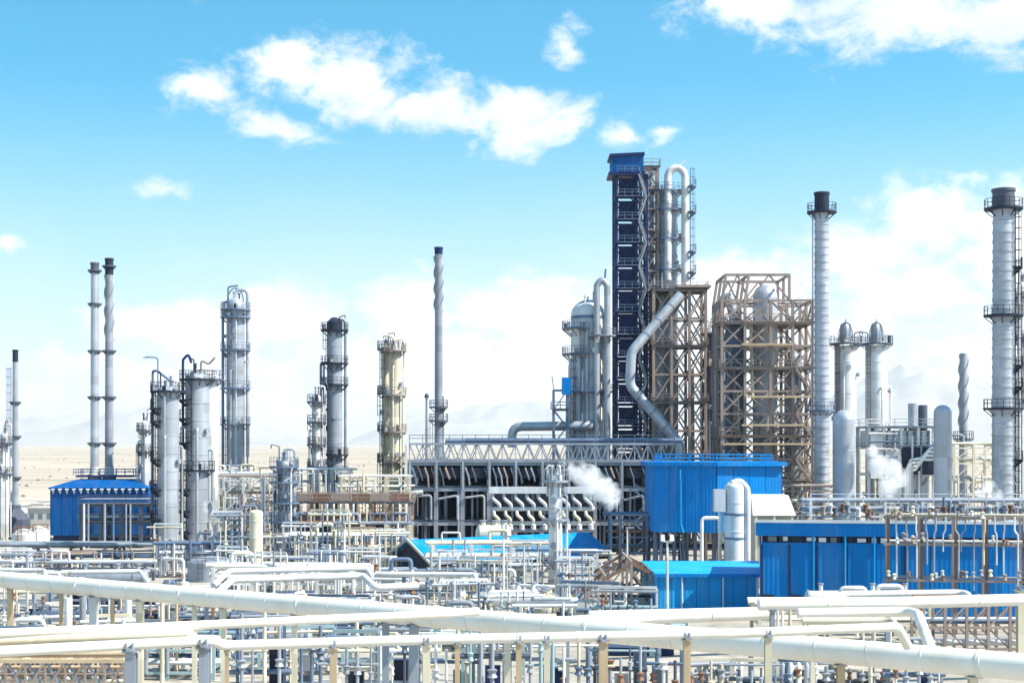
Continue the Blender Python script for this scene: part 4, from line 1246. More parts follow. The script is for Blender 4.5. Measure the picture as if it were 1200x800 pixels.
for (pa_, pb_, ya_, yb_) in ((1019, 1033, 506, 560), (1036, 1054, 528, 590)):
    t.part('duct', MB().box((t.X((pa_ + pb_) / 2), -0.2, (t.Z(ya_) + t.Z(yb_)) / 2), (t.S(pb_ - pa_), 1.2, t.Z(ya_) - t.Z(yb_))), 'white', smooth=False)
for k in range(9):
    t.part('casing_rib', MB().box((t.X(1024 + 8 * k), 0.3, t.Z(515)), (0.2, 0.3, t.Z(506) - t.Z(526))), 'steel_blue', smooth=False)
for px_, h in ((1075, 472), (1087, 474)):
    c_ = t.part('stub_chimney', MB().lathe([(0.65, t.Z(505)), (0.65, t.Z(h)), (0.5, t.Z(h)), (0.5, t.Z(h) - 1)], 14, (t.X(px_), 2.5, 0)), 'alu' if px_ == 1075 else 'grey_dark')
for k in range(4):
    o_ = 5 * k
    pipe_part(t, 'chevron_pipe', [(t.X(1058 + o_ * 0.4), -1.1 - 0.02 * k, t.Z(586)), (t.X(1058 + o_ * 0.4), -1.1 - 0.02 * k, t.Z(552 - o_ * 0.9)), (t.X(1070 + o_ * 0.5), -1.1, t.Z(550 - o_ * 0.9)), (t.X(1079 + o_ * 0.6), -1.1, t.Z(538 - o_ * 0.9)), (t.X(1096), -1.1, t.Z(538 - o_ * 0.9))], 0.2, 'white', 0.3, 8)
for k in range(12):
    x = t.X(random.uniform(1016, 1096))
    t.rod('riser_pipe', (x, -0.5, 0), (x, -0.5, t.Z(random.uniform(505, 560))), random.uniform(0.2, 0.45), random.choice(['white', 'white', 'grey', 'cream']))
for k in range(5):
    t.rod('cross_pipe', (t.X(1016), -0.9, t.Z(508 + 9 * k)), (t.X(1050), -0.9, t.Z(508 + 9 * k)), 0.3, random.choice(['steel_blue', 'white']))
# straked slim stack
t, rr, zt = stack('stack', 'short slim stack with spiral fins near the right edge', 1129, 240, 414, 9, 11, platforms=(515,), m='grey', strakes=(416, 500, 1.4, 0.2), deck='grey_dark', pext=0.9)
pipe_rack('pipe_rack', 'cluttered pale pipe frame under the short spiral finned stack', 1118, 1164, 226, (522, 540, 562, 585), 4, 3, 4, 'cream', ('white', 'cream', 'grey'), (0.2, 0.5), seed=25, brace=True, stubs=12)
# big right stack
t, rr, zt = stack('stack', 'widest tall stack, ringed grey steel at the right edge', 1176, 196, 222, 24, 27, platforms=(246, 371, 480), bands=34, m='alu', tip=246, tipm='grey_dark', deck='dark', pext=1.1)
dx = rr(30) + 0.35
ladder(t, rr(20) * 0.86, -rr(20) * 0.62, 6, t.Z(246), (0.9, -0.45), 'dark')
for py in (315, 430, 455, 540):
    z = t.Z(py); ring_platform(t, z, rr(z) + 0.02, rr(z) + 1.0, 'dark', -0.7, 0.5, n=6)
t.rod('gas_line', (rr(10) + 0.8, 0.5, 1), (rr(10) + 0.7, 0.5, t.Z(310)), 0.3, 'white')
vessel('column', 'slim pale column cut by the right picture edge', 1197, 210, 330, 10, (350, 400, 460), m='white', pext=0.7)

# ================================================================== BLUE BUILDINGS
def clad(t, p, q, z0, z1, n, m, out_, name='wall_panel', th=0.14, gap=0.05):
    """a run of separate cladding sheets from p to q (plan), n sheets"""
    p, q = Vector((*p, 0)), Vector((*q, 0))
    o = Vector((*out_, 0)).normalized()
    d = (q - p)
    L = d.length; d.normalize()
    for k in range(n):
        a, b = p + d * (L * k / n + gap / 2), p + d * (L * (k + 1) / n - gap / 2)
        poly = [a, b, b + o * th, a + o * th]
        t.part(name, MB().prism([(v.x, v.y, z0) for v in poly], (0, 0, z1 - z0)), m, smooth=False)


# polygonal blue house on legs
t = Thing('blue_house', 'tall royal blue clad house on steel legs, below the brown lattice', 'building', 840, 190)
A, B, C = (t.X(766, 192), 2.0), (t.X(840), 0.0), (t.X(915, 192), 2.0)
back = 13.0
zb_, zt_ = t.Z(624), t.Z(546)
poly = [A, B, C, (C[0], back), (A[0], back)]
t.part('core', MB().prism([(x * 0.985, y + 0.2, zb_ + 0.1) for x, y in poly], (0, 0, zt_ - zb_ - 0.2)), 'navy', smooth=False)
clad(t, A, B, zb_, zt_, 4, 'blue', (B[1] - A[1], -(B[0] - A[0])))
zc_ = t.Z(580)
clad(t, B, C, zc_, zt_, 4, 'blue', (C[1] - B[1], -(C[0] - B[0])))
clad(t, B, C, zb_, zc_ - 0.05, 4, 'blue', (C[1] - B[1], -(C[0] - B[0])))
clad(t, C, (C[0], back), zb_, zt_, 4, 'blue', (1, 0))
clad(t, A, (A[0], back), zb_, zt_, 4, 'blue', (-1, 0))
e = 0.7
pr = [(A[0] - e, A[1] - e), (B[0], B[1] - e), (C[0] + e, C[1] - e), (C[0] + e, back + e), (A[0] - e, back + e)]
rf = t.part('roof', MB().prism([(x, y, zt_) for x, y in pr], (0, 0, 0.5)), 'blue', smooth=False)
inner = [(x * 0.8, 2.5 + (y - 2.5) * 0.75, t.Z(542)) for x, y in pr]
t.part('roof_cap', MB().add([(x, y, zt_ + 0.5) for x, y in pr] + inner, [(i, (i + 1) % 5, (i + 1) % 5 + 5, i + 5) for i in range(5)] + [(5, 6, 7, 8, 9)]), 'blue_roof', rf, smooth=False)
t.part('railing', rail_mb([(x, y, z) for x, y, z in inner], 1.0, 0.1, 1.6, True), 'blue_roof', rf, smooth=False)
t.part('downpipe', MB().tube(fillet([(t.X(797), 0.2, t.Z(550)), (t.X(797), 0.2, t.Z(560)), (t.X(798), 0.55, t.Z(566)), (t.X(798), 0.55, t.Z(614)), (t.X(801), 0.3, t.Z(624))], 0.4), 0.16, 8), 'blue_roof')
for px_ in (770, 793, 818, 840, 866, 890, 912):
    for y in (3, back - 1):
        t.bar('leg', (t.X(px_), y, 0), (t.X(px_), y, zb_ + 0.15), 0.4, 0.4, 'steel_blue')
t.part('sub_floor', MB().box(((A[0] + C[0]) / 2, 7.5, t.Z(645)), (C[0] - A[0] - 0.5, 9.0, 0.3)), 'steel_blue', smooth=False)
for k in range(14):
    x = t.X(random.uniform(768, 862))
    t.rod('under_pipe', (x, random.uniform(1.0, 3.5), 0.1), (x, random.uniform(1.0, 3.5), zb_), random.uniform(0.15, 0.4), random.choice(['steel_blue', 'grey', 'brown', 'grey_dark']))
pipe_part(t, 'pipe_loop', [(t.X(821), -1.2, 0.3), (t.X(821), -1.2, t.Z(606)), (t.X(842), -1.2, t.Z(606)), (t.X(842), -1.2, 0.3)], 0.22, 'white', 0.5)
pipe_rack('pipe_rack', 'dark steel rack under and left of the tall blue house', 716, 800, 196, (606, 626, 644), 4, 4, 4, 'steel_blue', ('steel_blue', 'grey', 'rust'), (0.2, 0.5), seed=31, stubs=10)
# vessel with white standpipe
t, r, zt = vessel('vessel', 'grey domed vessel with fat white standpipe before the blue house', 861, 167, 563, 24, (), m='white', head=0.35, cap=False, bands=3, pipes=False, cat='vessel')
xp = t.X(875)
t.part('standpipe', MB().tube(fillet([(xp, -0.4, 0.2), (xp, -0.4, t.Z(572)), (xp - 0.8, -0.4, t.Z(563)), (xp - 1.6, -0.4, t.Z(566))], 1.0, 6), 0.36, 12), 'white')
for py in (602, 630):
    t.part('strap', MB().lathe([(r + 0.06, t.Z(py) - 0.12), (r + 0.1, t.Z(py)), (r + 0.06, t.Z(py) + 0.12)], 24, caps=False), 'steel_blue')
t.part('side_box', MB().box((-r - 0.6, -0.2, t.Z(586)), (1.2, 1.4, 2.4)), 'white', smooth=False)
t.part('side_leg', MB().tube([(-r - 0.5, -0.3, 0), (-r - 0.5, -0.3, t.Z(592))], 0.16, 8), 'cream')
# white duct hood
t = Thing('duct_hood', 'white flared duct hood between the blue house and the long blue building', 'duct', 905, 172)
t.part('hood', MB().add([(t.X(880), 0, t.Z(580)), (t.X(924), 0, t.Z(580)), (t.X(930), -1.5, t.Z(603)), (t.X(880), -1.5, t.Z(603)),
                         (t.X(880), 4, t.Z(580)), (t.X(924), 4, t.Z(580)), (t.X(930), 5, t.Z(603)), (t.X(880), 5, t.Z(603))],
                        [(0, 3, 2, 1), (4, 5, 6, 7), (0, 1, 5, 4), (1, 2, 6, 5), (2, 3, 7, 6), (3, 0, 4, 7)]), 'white', smooth=False)
t.part('hood_body', MB().box((t.X(905), 1.8, t.Z(603) / 2), (t.S(44), 4.6, t.Z(604))), 'concrete', smooth=False)
for px_ in (884, 905, 926):
    t.bar('leg', (t.X(px_), -1.3, 0), (t.X(px_), -1.3, t.Z(603)), 0.25, 0.25, 'cream')
# low flat-topped blue shed; its right wall follows the end wall of the long building
t = Thing('blue_shed', 'low flat topped bright blue shed left of the long building', 'building', 818, 146)
x0, x1 = t.X(772), t.X(889)
D = 16.0
x2 = (889 - 600) * (146 + D) / F - WX(818, 146)
ze = t.Z(672)
t.part('core', MB().prism([(x0 + 0.05, 0.1, 0), (x1 - 0.05, 0.1, 0), (x2 - 0.05, D, 0), (x0 + 0.05, D, 0)], (0, 0, ze - 0.3)), 'navy', smooth=False)
clad(t, (x0, 0), (x1, 0), 0.1, ze - 0.3, 8, 'blue_light', (0, -1), gap=0.04)
clad(t, (x0, 0.0), (x0, D), 0.1, ze - 0.3, 6, 'blue_light', (-1, 0), gap=0.04)
t.part('roof', MB().prism([(x0 - 0.3, -0.4, ze - 0.28), (x1 + 0.1, -0.4, ze - 0.28), (x2 + 0.1, D + 0.3, ze - 0.28), (x0 - 0.3, D + 0.3, ze - 0.28)], (0, 0, 0.28)), 'blue_light', smooth=False)
t.part('roof_kerb', MB().box(((x0 + x1) / 2, -0.44, ze - 0.12), (x1 - x0 + 0.5, 0.12, 0.34)), 'blue', smooth=False)
for px_ in (799, 847, 887):
    t.part('downpipe', MB().tube([(t.X(px_), -0.28, 0.2), (t.X(px_), -0.28, ze - 0.2)], 0.09, 8), 'pane_white')
t.part('wall_lamp', MB().box((t.X(814), -0.3, t.Z(715)), (0.6, 0.4, 0.3)), 'white', smooth=False)
# open brown truss bay at its left end
t = Thing('steel_frame', 'open brown truss bay at the left end of the low blue shed', 'steel frame', 735, 150)
xs = [t.X(690), t.X(710), t.X(740), t.X(764)]
zz_ = [t.Z(692), t.Z(678), t.Z(660), t.Z(672)]
for y in (0, 6, 12):
    for k, x in enumerate(xs):
        t.bar('column', (x, y, 0), (x, y, zz_[k]), 0.25, 0.25, 'brown')
    for k in range(3):
        t.bar('rafter', (xs[k], y, zz_[k]), (xs[k + 1], y, zz_[k + 1]), 0.22, 0.28, 'rust')
        t.bar('brace', (xs[k], y - 0.1, 0.5), (xs[k + 1], y - 0.1, zz_[k + 1] * 0.9), 0.16, 0.16, 'brown')
        t.bar('brace', (xs[k + 1], y + 0.1, 0.5), (xs[k], y + 0.1, zz_[k] * 0.9), 0.16, 0.16, 'brown')
        t.bar('beam', (xs[k], y, t.Z(698)), (xs[k + 1], y, t.Z(698)), 0.2, 0.24, 'dark')
for k in range(4):
    t.bar('purlin', (xs[k], 0, zz_[k] + 0.2), (xs[k], 12, zz_[k] + 0.2), 0.2, 0.2, 'brown')
# open gabled shed with blue roof (centre)
t = Thing('gable_shed', 'open gabled shed with bright blue roof and dark end, centre', 'building', 505, 184, rz=math.radians(35))
Wd, L_ = 9.6, 28.0
ze, zr_ = t.Z(659), t.Z(634) - 0.2
for (ya, yb) in ((0, Wd / 2), (Wd, Wd / 2)):
    s = -1 if ya == 0 else 1
    t.part('roof_slope', MB().prism([(-0.4, ya + s * 0.5, ze - 0.2), (-0.4, yb, zr_), (-0.4, yb, zr_ + 0.18), (-0.4, ya + s * 0.5, ze)], (L_, 0, 0)), 'blue_roof', smooth=False)
t.part('gable_wall', MB().prism([(0, 0.1, 0), (0, Wd - 0.1, 0), (0, Wd - 0.1, ze - 0.3), (0, Wd / 2, zr_ - 0.25), (0, 0.1, ze - 0.3)], (0.2, 0, 0)), 'dark', smooth=False)
t.part('verge_trim', MB().beam((-0.5, -0.5, ze), (-0.5, Wd / 2, zr_ + 0.2), 0.2, 0.3).beam((-0.5, Wd + 0.5, ze), (-0.5, Wd / 2, zr_ + 0.2), 0.2, 0.3), 'concrete', smooth=False)
for k in range(6):
    for y in (0.3, Wd - 0.3):
        t.bar('post', (0.5 + (L_ - 1) * k / 5, y, 0), (0.5 + (L_ - 1) * k / 5, y, ze - 0.2), 0.3, 0.3, 'rust')
t.bar('eave_beam', (0.3, 0.3, ze - 0.5), (L_ - 0.5, 0.3, ze - 0.5), 0.25, 0.35, 'dark')
# long blue building right: turned so that its left end wall is edge-on
TB = math.radians(-9.2)


def along(t, px):
    """distance along the turned wall of the point seen at photo column px"""
    k = (px - 600) / F
    return (k * t.d - WX(t.px, t.d)) / (math.cos(TB) + k * math.sin(-TB))


t = Thing('long_blue_building', 'long deep blue clad building with overhanging roof at right', 'building', 892, 140, rz=TB)
x0, x1 = 0.0, along(t, 1330)
D = 13.0
zw, zf0, zf1 = t.Z(635), t.Z(627), t.Z(611)
t.part('core', MB().box(((x0 + x1) / 2, D / 2 + 0.1, (zf0 + 0.1) / 2), (x1 - x0 - 0.2, D - 0.2, zf0 + 0.1)), 'navy', smooth=False)
clad(t, (x0, 0), (x1, 0), 0.2, zw, 13, 'blue', (0, -1), gap=0.05)
clad(t, (x0, 0.0), (x0, D), 0.2, zw, 5, 'blue', (-1, 0), gap=0.05)
nw = 28
rw_ = random.Random(5)
for k in range(nw):
    w = (x1 - x0 - 0.8) / nw
    a = x0 + 0.4 + w * k
    wf = t.part('window', MB().box((a + w / 2, -0.1, (zw + zf0) / 2), (w * 0.88, 0.12, (zf0 - zw) * 0.94)), 'dark', smooth=False)
    if k % 4 != 2:
        t.part('pane', MB().box((a + w / 2 + rw_.uniform(-0.15, 0.15), -0.19, (zw + zf0) / 2 + rw_.uniform(-0.06, 0.06)), (w * rw_.uniform(0.35, 0.75), 0.05, (zf0 - zw) * rw_.uniform(0.5, 0.75))), 'pane_white' if k % 5 else 'glass', wf, smooth=False)
rf = t.part('roof', MB().prism([(x0 - 0.5, -0.42, zf0), (x0 - 0.5, -0.42, zf1), (x0 - 0.5, -0.1, zf1), (x0 - 0.5, -0.1, zf1 - 0.6), (x0 - 0.5, D + 0.5, zf1 - 0.5), (x0 - 0.5, D + 0.5, zf0), (x0 - 0.5, 0.2, zf0 + 0.02)], (x1 - x0 + 1, 0, 0)), 'blue', smooth=False)
t.part('roof_edge', MB().box(((x0 + x1) / 2, -0.45, zf1 + 0.08), (x1 - x0 + 1.2, 0.3, 0.26)), 'pane_white', rf, smooth=False)
for px_ in (953, 990, 1024, 1174):
    t.part('downpipe', MB().tube([(along(t, px_), -0.36, 0.3), (along(t, px_), -0.36, zf0)], 0.1, 8), 'blue_roof')
for px_ in (893, 925, 957, 992, 1060):
    t.part('cover_strip', MB().box((along(t, px_), -0.2, zw / 2), (0.16, 0.1, zw - 0.4)), 'navy', smooth=False)
for px_ in (900, 932, 968):
    t.part('base_vent', MB().box((along(t, px_), -0.22, t.Z(699)), (1.1, 0.16, 0.5)), 'dark', smooth=False)
# pipe bridge behind its roof
t = pipe_rack('pipe_rack', 'white railed pipe bridge behind the roof of the long blue building', 950, 1300, 157, (590, 601), 4, 3.6, 6, 'white', ('white', 'alu', 'grey', 'steel_blue'), (0.25, 0.5), seed=33, stubs=10, cw=0.28)
L_ = t.S(350)
t.part('railing', rail_mb([(-L_ / 2, 0, t.Z(590) + 0.1), (L_ / 2, 0, t.Z(590) + 0.1)], 0.9, 0.08, 1.8), 'white', smooth=False)
for k in range(40):
    x = random.uniform(-L_ / 2, L_ / 2)
    t.part('fitting', MB().lathe([(0.08, -0.5), (0.32, -0.4), (0.2, 0), (0.32, 0.4), (0.08, 0.5)], 8, (x, -0.2, t.Z(random.uniform(594, 601)))), random.choice(['brown', 'grey', 'white', 'rust', 'steel_blue']))
# brown pipe frame in front of the long building
t = Thing('steel_frame', 'brown post and rail pipe frame against the long blue wall', 'steel frame', 1041, 130, rz=TB)
fx = lambda px: along(t, px)
xs = [fx(p) for p in (1041, 1080, 1120, 1156, 1200)]
for x in xs:
    t.bar('post', (x, 0, 0), (x, 0, t.Z(604)), 0.22, 0.22, 'rust')
    t.bar('post', (x, 2.0, 0), (x, 2.0, t.Z(604)), 0.18, 0.18, 'brown')
for py in (606, 637, 679):
    t.bar('rail_beam', (xs[0] - 0.4, -0.16, t.Z(py)), (fx(1215), -0.16, t.Z(py)), 0.16, 0.22, 'brown')
    t.rod('service_pipe', (xs[0] - 0.2, 0.5, t.Z(py) + 0.25), (fx(1215), 0.5, t.Z(py) + 0.25), 0.22, random.choice(['cream', 'grey', 'white']))
for k in range(14):
    x = fx(1050 + k * 11.5)
    y_ = random.uniform(-0.4, -0.25)
    bt = t.Z(random.choice([645, 660, 676, 676, 690]))
    dx_ = random.uniform(-0.35, 0.35)
    pipe_part(t, 'instrument_pipe', [(x, y_, t.Z(604)), (x, y_, t.Z(620)), (x + dx_, y_, t.Z(625)), (x + dx_, y_, bt)], random.uniform(0.05, 0.09), random.choice(['white', 'cream', 'grey', 'white']), 0.3, 6)
for k in range(46):
    x = fx(random.uniform(1040, 1212))
    q = random.uniform(0.6, 1.0)
    t.part('valve', MB().lathe([(0.05, -0.35 * q), (0.22 * q, -0.25 * q), (0.1, 0), (0.22 * q, 0.25 * q), (0.05, 0.35 * q)], 8, (x, -0.35, t.Z(random.choice([603, 603, 634, 676, 676])) + random.uniform(0, 0.5))), random.choice(['brown', 'cream', 'grey', 'rust', 'white']))
# ================================================================== CENTRE FRONT COLUMN + STEAM
t, r, zt = vessel('column', 'slender white column with ring of nozzles standing in front of the manifold', 651, 160, 553, 16, (), m='white', head=0.3, bands=5, cap=False, pipes=True, lad=0.4)
for k in range(6):
    a = 2 * PI * k / 6
    pipe_part(t, 'top_nozzle', [(0.35 * math.cos(a), 0.35 * math.sin(a), zt - 0.4), (0.5 * math.cos(a), 0.5 * math.sin(a), zt + 0.7), (0.85 * math.cos(a), 0.85 * math.sin(a), zt + 0.6), (0.85 * math.cos(a), 0.85 * math.sin(a), zt - 2.5)], 0.13, 'white' if k % 2 else 'grey', 0.3, 8)
for py in (565, 610, 660):
    ring_platform(t, t.Z(py), r + 0.02, r + 0.7, 'grey', n=12)


def steam(name, label, blobs, d, dens):
    """a plume of white vapour: overlapping puffs in one skin, thinning out towards their rims"""
    t_px = blobs[0][0]
    mb = MB()
    m = bpy.data.materials.new('steam'); m.use_nodes = True
    nt = m.node_tree; nt.nodes.clear()
    g = nt.nodes.new('ShaderNodeNewGeometry')
    nz = nt.nodes.new('ShaderNodeTexNoise')
    nz.inputs['Scale'].default_value = 0.55; nz.inputs['Detail'].default_value = 6; nz.inputs['Roughness'].default_value = 0.65
    nt.links.new(g.outputs['Position'], nz.inputs['Vector'])
    last = None
    for (px, py, rp) in blobs:
        c = Vector((WX(px, d) - WX(t_px, d), random.uniform(-0.5, 0.5), WZ(py, d)))
        r = SZ(rp, d) * 1.25
        vs, fs = [], []
        n, k_ = 12, 8
        for i in range(k_ + 1):
            for k in range(n):
                th, ph = PI * i / k_, 2 * PI * k / n
                vs.append(c + Vector((math.sin(th) * math.cos(ph), math.sin(th) * math.sin(ph), math.cos(th))) * r)
        for i in range(k_):
            for k in range(n):
                a, b = i * n + k, i * n + (k + 1) % n
                fs.append((a, a + n, b + n, b))
        mb.add(vs, fs)
        ds = nt.nodes.new('ShaderNodeVectorMath'); ds.operation = 'DISTANCE'
        nt.links.new(g.outputs['Position'], ds.inputs[0]); ds.inputs[1].default_value = (c.x + WX(t_px, d), c.y + d, c.z)
        ml = nt.nodes.new('ShaderNodeMath'); ml.operation = 'MULTIPLY_ADD'
        nt.links.new(ds.outputs['Value'], ml.inputs[0]); ml.inputs[1].default_value = -1.0 / r; ml.inputs[2].default_value = 1.0
        if last is None:
            last = ml
        else:
            mx_ = nt.nodes.new('ShaderNodeMath'); mx_.operation = 'MAXIMUM'
            nt.links.new(last.outputs[0], mx_.inputs[0]); nt.links.new(ml.outputs[0], mx_.inputs[1]); last = mx_
    sm = nt.nodes.new('ShaderNodeMath'); sm.operation = 'MULTIPLY_ADD'
    nt.links.new(nz.outputs[0], sm.inputs[0]); sm.inputs[1].default_value = 3.4
    nt.links.new(last.outputs[0], sm.inputs[2])
    mr_ = nt.nodes.new('ShaderNodeMapRange'); nt.links.new(sm.outputs[0], mr_.inputs[0])
    mr_.inputs[1].default_value = 1.75; mr_.inputs[2].default_value = 2.9; mr_.inputs[3].default_value = 0.0; mr_.inputs[4].default_value = dens
    oo = nt.nodes.new('ShaderNodeOutputMaterial'); vv = nt.nodes.new('ShaderNodeVolumePrincipled')
    vv.inputs['Color'].default_value = (1, 1, 1, 1)
    nt.links.new(mr_.outputs[0], vv.inputs['Density']); nt.links.new(vv.outputs[0], oo.inputs['Volume'])
    o = single(name, label, 'steam', mb, 'white', (WX(t_px, d), d, 0), kind='stuff')
    o.data.materials.clear()
    o.data.materials.append(m)
    return o


steam('steam_plume', 'white steam plume blowing right from the slender white column', [(656, 542, 3), (661, 543, 5), (668, 547, 8), (678, 553, 12), (690, 562, 16), (701, 573, 17), (711, 583, 14), (718, 574, 9)], 160, 2.0)
steam('steam_plume', 'white steam cloud in front of the fired heater at right', [(1022, 530, 8), (1030, 545, 12), (1042, 552, 14), (1050, 562, 14), (1040, 570, 12), (1034, 538, 8)], 198, 1.8)
steam('steam_plume', 'small steam wisp at the foot of the widest stack', [(1150, 580, 8), (1158, 572, 9), (1165, 582, 9)], 186, 1.2)

# ================================================================== MIDDLE GROUND RACKS
# white looped pipes left of centre
def pipe_run(name, label, pts, r, m='white_pipe', cat='pipe', R=None, n=14, rings=0, group=None, posts=(), post_m='cream', shoe=True):
    """a pipe laid through world points, with weld collars"""
    base = Vector(pts[0])
    o = bpy.data.objects.new(name, None); COL.objects.link(o)
    o.location = (base.x, base.y, 0)
    o['label'] = label; o['category'] = cat; o['kind'] = 'thing'
    if group:
        o['group'] = group
    t = Thing.__new__(Thing)
    t.o, t.px, t.d, t.zb = o, 600, base.y, 0
    loc = [Vector(p) - Vector((base.x, base.y, 0)) for p in pts]
    t.part('pipe_wall', MB().tube(fillet(loc, R or r * 3.2, 6), r, n), m)
    for a, b in zip(loc[:-1], loc[1:]):
        L = (b - a).length
        k = int(L * rings)
        dd = (b - a).normalized()
        for i in range(k):
            c = a + dd * (L * (i + 0.5) / k)
            big = i % 4 == 0
            t.part('collar', MB().tube([c - dd * (0.09 if big else 0.035), c + dd * (0.09 if big else 0.035)], r * (1.07 if big else 1.025), n), m)
    return t, loc


def P(px, py, d):
    return Vector((WX(px, d), d, WZ(py, d)))


rows = [
    ('pipe_rack', 'white looped pipes on low sleepers below the squat grey tank', 250, 432, 150, (668, 680), 4, 5, 4, 'white', ('white', 'white_pipe'), (0.3, 0.55), 41),
    ('pipe_rack', 'pale rack with white beams in front of the gabled shed', 420, 560, 158, (673, 688), 4, 4, 5, 'white', ('white', 'steel_blue', 'grey'), (0.25, 0.5), 42),
    ('pipe_rack', 'tall white steel pipe rack left of the slender white column', 505, 645, 168, (640, 656, 672), 6, 4, 6, 'white', ('white', 'alu', 'grey', 'cream'), (0.2, 0.45), 43),
    ('pipe_rack', 'white rack with blue grey pipes right of the slender white column', 660, 700, 165, (650, 667, 684), 5, 3.5, 5, 'white', ('white', 'steel_blue', 'grey'), (0.2, 0.4), 44),
    ('pipe_rack', 'dense grey rack of small pipes under the big pipe, far left', -30, 185, 130, (698, 722), 6, 3.2, 7, 'grey', ('grey', 'steel_blue', 'white', 'cream'), (0.15, 0.5), 45),
    ('pipe_rack', 'grey and cream rack under the big pipe between the loops and shed', 195, 430, 126, (712, 736), 6, 3.0, 7, 'grey', ('grey', 'steel_blue', 'white', 'cream', 'rust'), (0.15, 0.45), 46),
    ('pipe_rack', 'blue grey rack seen through the posts near the centre foreground', 430, 640, 118, (735, 762), 6, 2.6, 7, 'teal', ('grey', 'steel_blue', 'white', 'cream'), (0.15, 0.4), 47),
    ('pipe_rack', 'shaded blue grey rack below the low blue shed', 640, 800, 128, (742, 768), 6, 3.0, 7, 'steel_blue', ('grey', 'steel_blue', 'white', 'teal'), (0.15, 0.4), 48),
    ('pipe_rack', 'pale rack with white pipe bundle at the feet of the long building', 890, 1090, 122, (712, 730), 4, 4, 5, 'cream', ('white', 'cream', 'white_pipe'), (0.25, 0.5), 49),
    ('pipe_rack', 'grey rack crossing the bottom left corner behind the front pipe', -20, 250, 104, (756, 782), 5, 3.0, 6, 'teal', ('grey', 'white', 'cream', 'steel_blue'), (0.15, 0.4), 50),
    ('pipe_rack', 'low pale rack along the bottom edge left of centre', 255, 500, 108, (768, 786), 5, 3.0, 6, 'teal', ('white', 'cream', 'steel_blue'), (0.15, 0.35), 51),
]
for (nm, lb, a, b, d, lv, dep, bay, npp, pm, pms, dia, sd) in rows:
    pipe_rack(nm, lb, a, b, d, lv, dep, bay, npp, pm, pms, dia, seed=sd, stubs=int((b - a) * d / F / 1.1), cw=0.26)

# standing row of vertical exchanger tubes at the bottom right
for i, (pa, pb, d, py) in enumerate(((815, 872, 100, 772), (903, 950, 101, 776))):
    t = Thing('tube_bank', ['bank of upright white tubes below the big pipe, left of two', 'bank of upright white tubes below the big pipe, right of two'][i], 'tube bank', (pa + pb) / 2, d, group='upright tube banks')
    L = t.S(pb - pa)
    n = int((pb - pa) / 8)
    for k in range(n):
        x = -L / 2 + L * (k + 0.5) / n
        t.part('tube', MB().lathe([(L / n * 0.38, 0.3), (L / n * 0.38, t.Z(py) - 0.2), (L / n * 0.2, t.Z(py)), (0.02, t.Z(py) + 0.03)], 12, (x, 0, 0)), ['white', 'alu', 'white'][k % 3])
    for z in (0.25, t.Z(py) * 0.55):
        t.bar('header', (-L / 2, 0.35, z), (L / 2, 0.35, z), 0.3, 0.4, 'grey')
    t.part('plinth', MB().box((0, 0, 0.12), (L + 0.6, 1.2, 0.24)), 'concrete', smooth=False)


# equipment skids: pump, motor, base, small piping
def skid(px, d, label, s=1.0, rz=0.0, col=('white', 'steel_blue'), seed=0):
    rnd = random.Random(seed)
    t = Thing('pump_skid', label, 'pump', px, d, 0, 'pump skids in the yard', rz)
    t.part('base', MB().box((0, 0, 0.2 * s), (3.0 * s, 1.4 * s, 0.4 * s)), 'concrete', smooth=False)
    t.part('motor', MB().tube([(-1.2 * s, 0, 0.95 * s), (-1.1 * s, 0, 0.95 * s), (0.0, 0, 0.95 * s), (0.1 * s, 0, 0.95 * s)], [0.35 * s, 0.48 * s, 0.48 * s, 0.3 * s], 14), col[1])
    t.part('terminal_box', MB().box((-0.6 * s, -0.45 * s, 1.3 * s), (0.5 * s, 0.35 * s, 0.4 * s)), 'grey', smooth=False)
    t.part('coupling', MB().tube([(0.1 * s, 0, 0.95 * s), (0.55 * s, 0, 0.95 * s)], 0.16 * s, 8), 'yellow')
    t.part('pump_casing', MB().lathe([(0.1 * s, -0.35 * s), (0.5 * s, -0.3 * s), (0.6 * s, 0), (0.5 * s, 0.3 * s), (0.1 * s, 0.35 * s)], 14, (0.95 * s, 0, 0.95 * s)), col[0])
    h = rnd.uniform(2.0, 3.6) * s
    pipe_part(t, 'discharge_pipe', [(0.95 * s, 0, 1.2 * s), (0.95 * s, 0, h), (rnd.choice([-1, 1]) * 1.6 * s, 0.3, h), (rnd.choice([-1, 1]) * 1.6 * s, 1.5, h)], 0.16 * s, col[0], 0.4 * s, 8)
    t.part('valve_wheel', MB().tube([(0.95 * s + 0.25 * s * math.cos(a), -0.4 * s, 1.8 * s + 0.25 * s * math.sin(a)) for a in [2 * PI * k / 8 for k in range(9)]], 0.04 * s, 5), rnd.choice(['red', 'yellow', 'grey_dark']))
    return t


def exchanger(px, d, label, L, r, z, m='white', ax=(1, 0)):
    t = Thing('heat_exchanger', label, 'heat exchanger', px, d, 0, 'horizontal heat exchangers')
    drum(t, 0, 0, z, L, r, m, ax)
    a = Vector((ax[0], ax[1], 0)).normalized()
    for f in (-0.38, 0.1, 0.4):
        c = a * (L * f)
        t.part('nozzle', MB().tube([(c.x, c.y, z + r * 0.8), (c.x, c.y, z + r + 0.5)], r * 0.28, 10), m)
        t.part('nozzle_flange', MB().tube([(c.x, c.y, z + r + 0.5), (c.x, c.y, z + r + 0.62)], r * 0.42, 10), 'grey')
    return t


